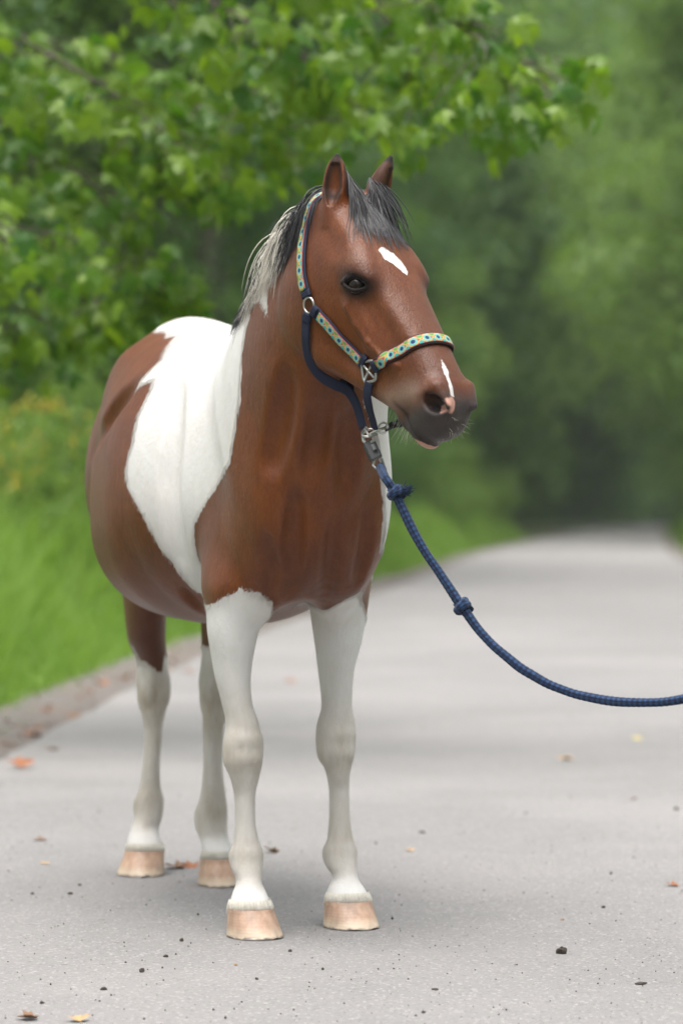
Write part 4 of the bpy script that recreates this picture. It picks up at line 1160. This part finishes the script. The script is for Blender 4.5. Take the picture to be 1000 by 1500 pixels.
# ---------------------------------------------------------------- HALTER AND LEAD ROPE
CAMP = np.array([0, 0, 1.0])
def hp(x, y, c):
    """point of the head's frame with sideways offset c that is seen at a place measured in the photograph"""
    D = np.array([(x-500)/F_PX, 1.0, (750-y)/F_PX])
    o = to_horse(CAMP); d = dir_horse(D)
    t = (c-(o-hO)@hC)/(d@hC)
    return o+t*d
def resample(pts, n):
    pts = np.asarray(pts, float)
    P = np.concatenate([[2*pts[0]-pts[1]], pts, [2*pts[-1]-pts[-2]]])
    seg = []
    for i in range(1, len(P)-2):
        for t in np.linspace(0, 1, 16, endpoint=False):
            seg.append(.5*(2*P[i]+(P[i+1]-P[i-1])*t+(2*P[i-1]-5*P[i]+4*P[i+1]-P[i+2])*t*t+(3*P[i]-P[i-1]-3*P[i+1]+P[i+2])*t**3))
    seg.append(pts[-1]); seg = np.array(seg)
    s = np.concatenate([[0], np.cumsum(np.linalg.norm(np.diff(seg, axis=0), axis=1))])
    q = np.linspace(0, s[-1], n)
    return np.stack([np.interp(q, s, seg[:, i]) for i in range(3)], -1), s[-1]
def ribbon(name, pts, nrm, width, thick, mat, parent, length, side=0.0, uoff=0.0):
    """a strap: flat section with rounded edges along pts, lying square to nrm"""
    T = np.gradient(pts, axis=0); T /= np.linalg.norm(T, axis=1, keepdims=True)
    N = nrm-(nrm*T).sum(1, keepdims=True)*T; N /= np.linalg.norm(N, axis=1, keepdims=True)
    S = np.cross(T, N)
    h, t = width/2, thick
    sec = [(-h, 0), (-h, t*.6), (-h+t*.5, t), (-h*.5, t*1.04), (0, t*1.08), (h*.5, t*1.04), (h-t*.5, t), (h, t*.6), (h, 0)]
    V = np.stack([pts+S*(x+side)+N*z for x, z in sec], 1); n, k, _ = V.shape
    idx = np.arange(n*k).reshape(n, k)
    Fq = np.stack([idx[:-1], idx[1:], np.roll(idx, -1, 1)[1:], np.roll(idx, -1, 1)[:-1]], -1).reshape(-1, 4)
    uv = np.stack([np.repeat(np.linspace(0, length, n)+uoff, k), np.tile([x/width+.5 for x, _ in sec], n)], -1)
    faces = [tuple(f) for f in Fq]+[tuple(idx[0]), tuple(idx[-1][::-1])]
    return mesh(name, V.reshape(-1, 3), faces, mat, parent, uvs=uv)
def tube(name, pts, rad, mat, parent, sides=12, closed=False, ripple=None):
    pts = np.asarray(pts, float); n = len(pts)
    T = np.gradient(pts, axis=0) if not closed else np.roll(pts, -1, 0)-np.roll(pts, 1, 0)
    T /= np.linalg.norm(T, axis=1, keepdims=True)+1e-12
    N = np.cross(T[0], [.3, .5, .8]); N /= np.linalg.norm(N); Ns = []
    for i in range(n):
        N = N-(N@T[i])*T[i]; N /= np.linalg.norm(N); Ns.append(N)
    Ns = np.array(Ns); B = np.cross(T, Ns)
    s = np.concatenate([[0], np.cumsum(np.linalg.norm(np.diff(pts, axis=0), axis=1))])
    rad = np.ones(n)*rad
    V = []
    for j in range(sides):
        th = 2*math.pi*j/sides
        r = rad*(1+(ripple(th, s) if ripple else 0))
        V.append(pts+r[:, None]*(math.cos(th)*Ns+math.sin(th)*B))
    V = np.stack(V, 1); idx = np.arange(n*sides).reshape(n, sides)
    nx = np.roll(idx, -1, 0) if closed else idx[1:]; cu = idx if closed else idx[:-1]
    Fq = np.stack([cu, nx, np.roll(nx, -1, 1), np.roll(cu, -1, 1)], -1).reshape(-1, 4)
    faces = [tuple(f) for f in Fq]
    if not closed: faces += [tuple(idx[0][::-1]), tuple(idx[-1])]
    uv = np.stack([np.repeat(s, sides), np.tile(np.arange(sides)/sides, n)], -1)
    return mesh(name, V.reshape(-1, 3), faces, mat, parent, uvs=uv)
def webbing_mat(name, col):
    m = NT(name)
    uv = m.n('ShaderNodeTexCoord').outputs['UV']
    mp = m.n('ShaderNodeMapping', i_0=uv); mp.inputs['Scale'].default_value = (1, .03, 1)
    w = m.n('ShaderNodeTexWave', wave_type='BANDS', bands_direction='DIAGONAL', i_0=mp.outputs[0]); w.inputs['Scale'].default_value = 160
    m.p(Base_Color=m.mix(w.outputs['Fac'], tuple(x*.8 for x in col), tuple(x*1.25 for x in col)), Roughness=.75, Specular_IOR_Level=.3)
    m.bump(w.outputs['Fac'], .4, .001)
    return m.m
def braid_mat():
    """woven trim: red and yellow lozenges with turquoise flowers that have a navy heart"""
    m = NT('woven_trim')
    uv = m.n('ShaderNodeTexCoord').outputs['UV']
    sp = m.n('ShaderNodeSeparateXYZ', i_0=uv)
    x = m.math('MULTIPLY', sp.outputs[0], 1/.031); y = m.math('SUBTRACT', sp.outputs[1], .5)
    fx = m.math('SUBTRACT', m.math('FRACT', x), .5)
    def dist(ox, oy, sy=1.0):
        f = m.math('SUBTRACT', m.math('FRACT', m.math('ADD', x, ox)), .5)
        return m.math('SQRT', m.math('ADD', m.math('POWER', f, 2.0), m.math('POWER', m.math('MULTIPLY', m.math('SUBTRACT', y, oy), sy), 2.0)))
    lz = m.math('ADD', m.math('ABSOLUTE', fx), m.math('MULTIPLY', m.math('ABSOLUTE', y), 1.0))
    base = m.mix(m.math('LESS_THAN', m.math('FRACT', m.math('MULTIPLY', lz, 3.0)), .36), (.42, .29, .09), (.34, .045, .075))
    base = m.mix(m.math('LESS_THAN', dist(.5, .34, .9), .17), base, (.03, .30, .28))
    base = m.mix(m.math('LESS_THAN', dist(.5, -.34, .9), .17), base, (.10, .26, .07))
    base = m.mix(m.math('LESS_THAN', dist(.25, .0, .9), .12), base, (.60, .42, .10))
    base = m.mix(m.math('LESS_THAN', dist(0, 0, .75), .30), base, (.14, .36, .33))
    base = m.mix(m.math('LESS_THAN', dist(0, 0, .75), .15), base, (.012, .035, .11))
    base = m.mix(m.math('GREATER_THAN', m.math('ABSOLUTE', y), .46), base, (.36, .07, .10))
    m.p(Base_Color=base, Roughness=.7, Specular_IOR_Level=.3)
    m.bump(m.noise(uv, 900, 2), .3, .001)
    return m.m
navy = webbing_mat('navy_webbing', (.010, .014, .034)); trim = braid_mat(); brownpad = webbing_mat('dark_webbing', (.022, .014, .016))
steel = simple_mat('steel', (.55, .54, .52), .28, 1.0, var=.15); dullsteel = simple_mat('dull_steel', (.36, .36, .35), .42, 1.0, var=.2)
blackleather = simple_mat('black_leather', (.018, .017, .017), .5, bump=(300, .3, .001))

halter = empty('halter', tuple(HO)); halter.rotation_euler = horse.rotation_euler
tag(halter, 'navy halter with colourful woven trim and steel rings on the horse head', 'halter')
def surf_path(hpts, n, off):
    P, L = resample([HD(*p) for p in hpts], n)
    for _ in range(2):
        P, N = project(P, off)
        k = np.array([.25, .5, .25])
        P[1:-1] = P[:-2]*.25+P[1:-1]*.5+P[2:]*.25
    P, N = project(P, off)
    for _ in range(3): N[1:-1] = N[:-2]*.3+N[1:-1]*.4+N[2:]*.3
    N /= np.linalg.norm(N, axis=1, keepdims=True)
    return P, N, np.linalg.norm(np.diff(P, axis=0), axis=1).sum()
def strap(name, hpts, base_mat, n=70, w0=.030, w1=.0225, side=0.0, trimmed=True):
    P, N, L = surf_path(hpts, n, .003)
    o = ribbon(name, P, N, w0, .004, base_mat, halter, L)
    if trimmed:
        i0, i1 = 3, n-3
        ribbon('woven_trim', P[i0:i1]+N[i0:i1]*.0042, N[i0:i1], w1, .0018, trim, o, L*(i1-i0)/n, side=side)
    return o
RING = (.185, -.182, -.095); SQ = (.402, -.140, -.062)
for s in (-1, 1):
    m_ = lambda p: (p[0], p[1], -s*p[2]) if False else (p[0], p[1], p[2]*(-s))
    strap('cheek_strap', [m_((.207, -.178, -.092)), m_((.257, -.168, -.086)), m_((.312, -.163, -.072)), m_((.378, -.147, -.064))], navy, 40, side=.0045*s if False else 0)
strap('crown_strap', [(.163, -.177, -.093), (.120, -.164, -.092), (.084, -.147, -.088), (.024, -.118, -.076), (-.012, -.085, -.068), (-.045, -.05, -.05), (-.055, -.03, 0), (-.045, -.05, .05), (-.012, -.085, .068), (.024, -.118, .076), (.084, -.147, .088), (.163, -.177, .093)], navy, 130, side=-.0035)
strap('nose_strap', [(.408, -.115, -.068), (.416, -.075, -.074), (.428, -.02, -.066), (.430, .005, -.04), (.428, .012, 0), (.430, .005, .04), (.428, -.02, .066), (.416, -.075, .074), (.408, -.115, .068)], brownpad, 90)
def ring(name, c, nrm, r, tr, parent, mat, sq=2.0, ax=None, sx=1.0, sy=1.0, n=40):
    nrm = nrm/np.linalg.norm(nrm)
    a = (hA if ax is None else ax); a = a-(a@nrm)*nrm; a /= np.linalg.norm(a); b = np.cross(nrm, a)
    th = np.linspace(0, 2*math.pi, n, endpoint=False)
    cs, sn = np.cos(th), np.sin(th); q = (np.abs(cs)**sq+np.abs(sn)**sq)**(-1/sq)*r
    return tube(name, c+np.outer(q*cs*sx, a)+np.outer(q*sn*sy, b), tr, mat, parent, 8, True)
for s in (-1, 1):
    P, N = project(np.array([HD(RING[0], RING[1], s*.095), HD(SQ[0], SQ[1], s*.062)]), .007)
    ring('cheek_ring', P[0], N[0], .0175, .0026, halter, steel)
    for dv in ((-.016, .004), (.013, .012), (.012, -.014)):
        pass
    sqr = ring('square_ring', P[1], N[1], .0225, .0034, halter, dullsteel, 4.5, ax=hA*.85-hB*.5)
    a = hA*.85-hB*.5; a = a-(a@N[1])*N[1]; a /= np.linalg.norm(a); b = np.cross(N[1], a)
    tube('bar', [P[1]-(a+b)*.017+N[1]*.001, P[1]+N[1]*.002, P[1]+(a+b)*.017+N[1]*.001], .003, dullsteel, sqr, 8)
    tube('bar', [P[1]-(a-b)*.017+N[1]*.001, P[1]+N[1]*.002, P[1]+(a-b)*.017+N[1]*.001], .003, dullsteel, sqr, 8)
    # stitched keepers folded round the rings
    for c0, d0, wd in (((RING[0]-.018, RING[1]+.006), (RING[0]-.03, RING[1]+.010), .030), ((RING[0]+.014, RING[1]+.003), (RING[0]+.028, RING[1]+.006), .028), ((RING[0]+.010, RING[1]-.016), (RING[0]+.020, RING[1]-.034), .024)):
        Q, NN, L = surf_path([(c0[0], c0[1], s*.094), ((c0[0]+d0[0])/2, (c0[1]+d0[1])/2, s*.094), (d0[0], d0[1], s*.093)], 8, .004)
        ribbon('keeper', Q, NN, wd, .0075, navy, halter, L)
    for c0, d0, wd in (((SQ[0]-.022, SQ[1]+.004), (SQ[0]-.036, SQ[1]+.002), .028), ((SQ[0]+.004, SQ[1]+.020), (SQ[0]+.006, SQ[1]+.036), .028)):
        Q, NN, L = surf_path([(c0[0], c0[1], s*.064), ((c0[0]+d0[0])/2, (c0[1]+d0[1])/2, s*.064), (d0[0], d0[1], s*.066)], 8, .004)
        ribbon('keeper', Q, NN, wd, .0075, navy, halter, L)
# throat strap: down behind the jowl, under the jaw, then on to the ring below the chin
thr = [HD(.192, -.205, -.092)+hC*-.004, hp(448, 492, -.090), hp(449, 512, -.080), hp(455, 532, -.068), hp(468, 549, -.050), hp(490, 563, -.030), hp(508, 571, -.012), hp(520, 588, -.004), hp(527, 608, 0), hp(532, 628, 0)]
P, L = resample(thr, 70)
t_ = np.linspace(0, 1, 70)[:, None]
Nn = (-hC*1.0+hA*.15)*(1-t_)+(-hC*.8-hA*.4+hB*.1)*t_
ribbon('throat_strap', P, Nn, .024, .0035, navy, halter, L)
P, L = resample([HD(.205, -.20, .09), HD(.24, -.27, .075), HD(.27, -.305, .045), hp(512, 573, .0)], 40)
ribbon('throat_strap', P, np.tile(hC*.8-hB*.5, (40, 1)), .024, .0035, navy, halter, L)
# chin strap: from each square ring down to the ring
P, L = resample([hp(541, 560, -.066), hp(538, 578, -.062), hp(541, 597, -.048), hp(546, 614, -.025), hp(549, 628, -.006)], 36)
ribbon('chin_strap', P, np.tile(-hC+hA*.1, (36, 1)), .024, .0035, navy, halter, L)
P, L = resample([hp(563, 628, .0), hp(575, 622, .012), hp(588, 616, .035), HD(.43, -.17, .058), HD(.405, -.15, .066)], 36)
ribbon('chin_strap', P, np.tile(-hB+hA*.3, (36, 1)), .020, .004, blackleather, halter, L)
jc = hp(541, 634, -.002)
ring('joining_ring', jc, -hC*.5-hA*.5+hB*.7, .0155, .003, halter, steel, ax=hA)
ring('joining_ring', hp(561, 627, -.001), -hC*.9+hB*.3, .012, .0026, halter, steel, ax=hA)
tube('hook_bar', [hp(536, 640, -.006), hp(545, 634, -.008), hp(556, 629, -.008), hp(566, 626, -.006)], .0032, steel, halter, 8)
tube('hook_bar', [hp(534, 628, -.008), hp(541, 640, -.012), hp(552, 636, -.010)], .003, dullsteel, halter, 8)

# ---- lead rope
rope = empty('lead_rope', tuple(to_world(hp(540, 640, 0)[None])[0]))
def rl(P): return to_world(np.asarray(P, float).reshape(-1, 3))-np.array(rope.location)
tag(rope, 'blue braided lead rope with two knots hanging from the halter', 'rope')
def rope_mat():
    m = NT('blue_rope')
    uv = m.n('ShaderNodeTexCoord').outputs['UV']; sp = m.n('ShaderNodeSeparateXYZ', i_0=uv)
    a = m.math('ADD', m.math('MULTIPLY', sp.outputs[0], 42), m.math('MULTIPLY', sp.outputs[1], 3))
    b = m.math('SUBTRACT', m.math('MULTIPLY', sp.outputs[0], 42), m.math('MULTIPLY', sp.outputs[1], 3))
    wa = m.math('SINE', m.math('MULTIPLY', a, 2*math.pi)); wb = m.math('SINE', m.math('MULTIPLY', b, 2*math.pi))
    pat = m.math('MULTIPLY', wa, wb)
    n = m.noise(m.coord(), 130, 3); fl = m.noise(m.coord(), 700, 2, .7)
    c = m.mix(m.mr(pat, -.3, .5), (.007, .013, .040), (.020, .052, .125))
    c = m.mix(m.mr(n, .56, .66), c, (.008, .012, .03))
    c = m.mix(m.math('MULTIPLY', m.mr(fl, .58, .78), .4), c, (.07, .13, .23))
    m.p(Base_Color=c, Roughness=.85, Specular_IOR_Level=.2)
    m.set(m.b.inputs['Sheen Weight'], .12)
    m.bump(m.math('ADD', m.math('MULTIPLY', pat, .6), fl), .6, .0025)
    return m.m
ropem = rope_mat()
W0 = to_world(hp(557, 684, 0)[None])[0]
way = [W0, pix(563, 698, 6.80), pix(578, 722, 6.79), pix(600, 768, 6.78), pix(622, 808, 6.77), pix(645, 842, 6.76), pix(677, 890, 6.74), pix(700, 921, 6.73), pix(730, 953, 6.71), pix(770, 984, 6.69), pix(815, 1008, 6.67), pix(862, 1021, 6.64), pix(910, 1028, 6.61), pix(955, 1029, 6.58), pix(1003, 1023, 6.55), pix(1060, 1005, 6.5), pix(1140, 960, 6.45), pix(1230, 890, 6.4)]
P, L = resample(way, 260)
nz = np.array([noise.noise(Vector((i*.11, 3.3, 0))) for i in range(260)])
P[:, 2] += nz*.0025
rip = lambda th, s: .09*np.sin(2*th+s*260)*np.sin(2*th-s*260)+.05*np.sin(s*31)
tube('rope', P-np.array(rope.location), .0098, ropem, rope, 16, ripple=rip)
def knot(c, t, R, r, frays=0):
    t = t/np.linalg.norm(t); n1 = np.cross(t, [0, 1, .2]); n1 /= np.linalg.norm(n1); n2 = np.cross(t, n1)
    th = np.linspace(0, 2*math.pi*1.9, 70)
    coil = c+np.outer(np.cos(th)*R, n1)+np.outer(np.sin(th)*R, n2)+np.outer((th/th[-1]-.5)*r*2.4+np.sin(th*.5)*r*.5, t)
    k = tube('knot', coil-np.array(rope.location), r, ropem, rope, 12, ripple=rip)
    cross = np.array([c+t*r*1.7+n1*R*.9, c+n1*R*.7+n2*-R*1.15, c-t*r*1.5+n1*R*.5, c-t*r*1.2-n1*R*.9])
    Q, _ = resample(cross, 24)
    tube('loop', Q-np.array(rope.location), r*.9, ropem, k, 12, ripple=rip)
    if frays:
        m = frays; d = np.array([1.0, -.2, .35]); root = c+d*.016
        D = d+RNG.normal(0, .45, (m, 3)); D /= np.linalg.norm(D, axis=1, keepdims=True)
        tt = np.linspace(0, 1, 5)[None, :, None]
        pth = root+RNG.normal(0, .004, (m, 1, 3))+D[:, None, :]*tt*RNG.uniform(.012, .026, (m, 1, 1))
        strands('frayed_end', pth-np.array(rope.location), np.full(m, .0009), ropem, np.zeros(m), parent=k)
knot(pix(579, 723, 6.785), pix(600, 768, 6.78)-pix(563, 698, 6.80), .0125, .0075, 90)
knot(pix(677, 890, 6.74), pix(700, 921, 6.73)-pix(645, 842, 6.76), .0130, .0080)
# snap hook with its safety tab
snap = tube('snap_hook', rl([hp(537, 626, -.002), hp(531, 634, -.004), hp(532, 646, -.004), hp(540, 652, -.002), hp(547, 645, 0), hp(546, 636, 0)]), .0042, dullsteel, rope, 10)
def tab(p0, p1, w, t, nm, mat, parent):
    A = rl(p1)[0]-rl(p0)[0]; L = np.linalg.norm(A); A /= L
    N = np.array([-.15, -1, .1]); N -= (N@A)*A; N /= np.linalg.norm(N); S = np.cross(A, N)
    V, sec = [], [(-w/2, -t/2+.002), (-w/2+.002, -t/2), (w/2-.002, -t/2), (w/2, -t/2+.002), (w/2, t/2-.002), (w/2-.002, t/2), (-w/2+.002, t/2), (-w/2, t/2-.002)]
    for f, g in ((0, .86), (.05, 1), (.95, 1), (1, .86)):
        for x, z in sec: V.append(rl(p0)[0]+A*L*f+S*x*g+N*z*g)
    Fc = [(i*8+j, i*8+(j+1) % 8, (i+1)*8+(j+1) % 8, (i+1)*8+j) for i in range(3) for j in range(8)]+[tuple(reversed(range(8))), tuple(range(24, 32))]
    return mesh(nm, V, Fc, mat, parent, smooth=False)
tb = tab(hp(540, 646, -.002), hp(552, 672, 0), .026, .011, 'safety_tab', simple_mat('black_plastic', (.03, .03, .032), .4), rope)
tab(hp(545.5, 651, -.008), hp(549, 659, -.008), .009, .005, 'release_button', simple_mat('grey_plastic', (.10, .10, .10), .35), tb)
tab(hp(534, 652, .004), hp(545, 676, .006), .010, .010, 'swivel_strap', blackleather, tb)
tube('swivel_eye', rl([hp(549, 670, 0), hp(546, 682, -.001), hp(555, 690, 0), hp(563, 684, 0), hp(559, 672, 0)]), .003, dullsteel, rope, 8)
# ---------------------------------------------------------------- FALLEN LEAVES AND CLODS ON THE ROAD
def dead_leaf_mat(name, lo, hi):
    m = NT(name); m.p(Base_Color=m.mix(m.noise(m.coord(), 3, 3), lo, hi), Roughness=.75); return m.m
dl = [dead_leaf_mat('dead_leaf_rust', (.16, .05, .02), (.34, .14, .06)), dead_leaf_mat('dead_leaf_brown', (.10, .05, .025), (.24, .13, .07)), dead_leaf_mat('dead_leaf_tan', (.30, .18, .09), (.46, .32, .16)), dead_leaf_mat('dead_leaf_yellow', (.45, .36, .06), (.6, .5, .12))]
def on_road(x, y, z=.004):
    d = F_PX/(y-750); return ((x-500)*d/F_PX, d, z)
def fallen(x, y, s, rot, tilt, mi, label, z=.004, seed=0):
    me, V, Fc = maple_leaf_mesh(30+seed)
    V = V.copy(); V[:, 1] -= .4
    V[:, 2] = .16*(np.abs(V[:, 0])*1.4+np.maximum(0, V[:, 1])**2*1.2)+.05*np.sin(V[:, 0]*7+seed)
    V[:, 2] -= V[:, 2].min()
    o = mesh('fallen_leaf', V, Fc, dl[mi], smooth=False); bpy.data.meshes.remove(me)
    o.location = on_road(x, y, z); o.scale = (s, s, s); o.rotation_euler = (tilt, 0, rot)
    tag(o, label, 'leaf', 'fallen leaves on the road')
for i, a in enumerate((
    (31, 1126, .105, .4, .25, 0, 'large rusty curled leaf at the left road edge', .02), (76, 1098, .085, 1.9, .1, 1, 'flat brown leaf lying behind the large rusty leaf'),
    (58, 1231, .055, 1.4, .1, 1, 'narrow dark brown leaf on the asphalt left of the hind hooves'), (256, 1272, .075, 1.2, .2, 1, 'dark curled leaf between the two hind hooves'), (278, 1271, .05, .3, .4, 0, 'small rusty leaf against the far hind hoof'),
    (396, 1249, .055, 2.2, .5, 2, 'pale yellowish leaf standing up just behind the front pair of hooves'), (828, 1113, .07, 1.6, .05, 2, 'tan leaf lying alone on the road below the rope'), (932, 1083, .05, .5, .1, 3, 'small yellow leaf near the right edge below the rope'),
    (66, 1266, .03, .7, .1, 2, 'tiny tan leaf left of the nearer hind hoof'), (983, 1298, .045, 1.1, .2, 0, 'rusty leaf scrap at the right edge of the view'), (926, 1172, .035, 2.9, .1, 0, 'reddish leaf scrap on the asphalt below the yellow leaf'),
    (148, 1003, .10, .9, .2, 0, 'bright rusty leaf on the dirt beside the hind leg'), (48, 1078, .09, 2.1, .1, 0, 'orange brown leaf on the dirt strip at far left'), (108, 1050, .09, .2, .15, 1, 'brown leaf on the dirt strip between two rusty ones'),
    (14, 1092, .08, 2.6, .1, 1, 'brown leaf on the dirt at the left border'), (275, 985, .11, 1.3, .1, 0, 'rusty leaf on the dirt seen between the hind legs'), (600, 1247, .03, .3, .1, 2, 'tiny tan leaf right of the left front hoof'),
    (40, 1494, .05, 1.7, .05, 1, 'thin brown leaf at the bottom left corner'), (115, 1496, .045, .3, .05, 2, 'pale leaf fragment at the bottom edge'), (425, 999, .08, 1.0, .1, 0, 'faded leaf on the asphalt between the front legs'))):
    fallen(*a[:7], z=a[7] if len(a) > 7 else .004, seed=i)
clod_mat = simple_mat('dark_clod', (.045, .034, .028), .95, bump=(60, .8, .01), var=.4)
tan_mat = simple_mat('dry_crumb', (.26, .17, .10), .95, bump=(60, .8, .01), var=.3)
def clod(x, y, s, flat, label, mat, seed, name='dirt_clod'):
    rng = np.random.default_rng(seed); V, Fc = uv_ball(1, 14, 9)
    V = V*np.array([1.0, .8, flat])
    n = np.array([1+.35*noise.noise(Vector(p*1.9)+Vector((seed, 0, 0)))+.22*noise.noise(Vector(p*5)+Vector((0, seed, 0))) for p in V])
    o = mesh(name, V*n[:, None]*s, Fc, mat, smooth=False); o.location = on_road(x, y, s*flat*.55); o.rotation_euler = (0, 0, rng.random()*6)
    tag(o, label, 'clod', 'clods and crumbs on the road')
for i, a in enumerate(((822, 1397, .0125, .8, 'largest black clod on the road at lower right', clod_mat), (208, 1424, .0075, .8, 'black clod straight below the nearer hind hoof', clod_mat), (266, 1379, .0055, .9, 'small black clod left of the right front hoof', clod_mat),
    (243, 1402, .006, .6, 'flat dark clod between two black ones', clod_mat), (425, 1394, .006, .6, 'dark clod just below the right front hoof', clod_mat), (152, 1450, .0075, .5, 'flat dark clod near the bottom left', clod_mat), (938, 1442, .012, .3, 'flat grey brown clod at the lower right edge', clod_mat),
    (637, 1450, .009, .25, 'thin dark flake at the bottom centre', clod_mat), (990, 1186, .010, .6, 'dark clod at the right edge level with the hooves', clod_mat), (883, 1330, .005, .8, 'dot of dark dirt above the largest clod', clod_mat), (103, 1310, .008, .5, 'dark clod left below the hind hooves', clod_mat), (48, 1310, .007, .5, 'dark crumb near the left border', clod_mat),
    (345, 1414, .005, .5, 'tan crumb below the right front hoof', tan_mat), (602, 1245, .009, .4, 'brown crumb on the road right of the left foreleg', tan_mat), (823, 1348, .006, .5, 'brown crumb above the largest black clod', tan_mat), (618, 1220, .010, .4, 'dark crumb beyond the left front hoof', clod_mat), (117, 1297, .006, .5, 'small dark crumb beside a dark clod at left', clod_mat), (376, 1435, .004, .8, 'tiny dark crumb at the bottom left of centre', clod_mat))):
    clod(*a, seed=i+1)
def grit():
    rng = np.random.default_rng(9); n = 1500
    d = 5.9+11*rng.random(n)**1.6; x = (rng.random(n)-.5)*.235*d; s = rng.uniform(.0008, .0028, n)*(1+(rng.random(n) > .95)*1.0)
    D = rng.normal(0, 1, (n, 5, 3)); V = []
    base = np.array([(1, 0, 0), (-.5, .87, 0), (-.5, -.87, 0), (0, 0, .9), (0, 0, -.5)])
    V = base[None]*s[:, None, None]*(1+.3*D)+np.stack([x, d, s*.4], -1)[:, None]
    i = (np.arange(n)*5)[:, None]
    Fc = np.concatenate([i+np.array(t) for t in ((0, 1, 3), (1, 2, 3), (2, 0, 3), (1, 0, 4), (2, 1, 4), (0, 2, 4))])
    o = mesh('grit', V.reshape(-1, 3), Fc, clod_mat, smooth=False); tag(o, kind='stuff')
grit()
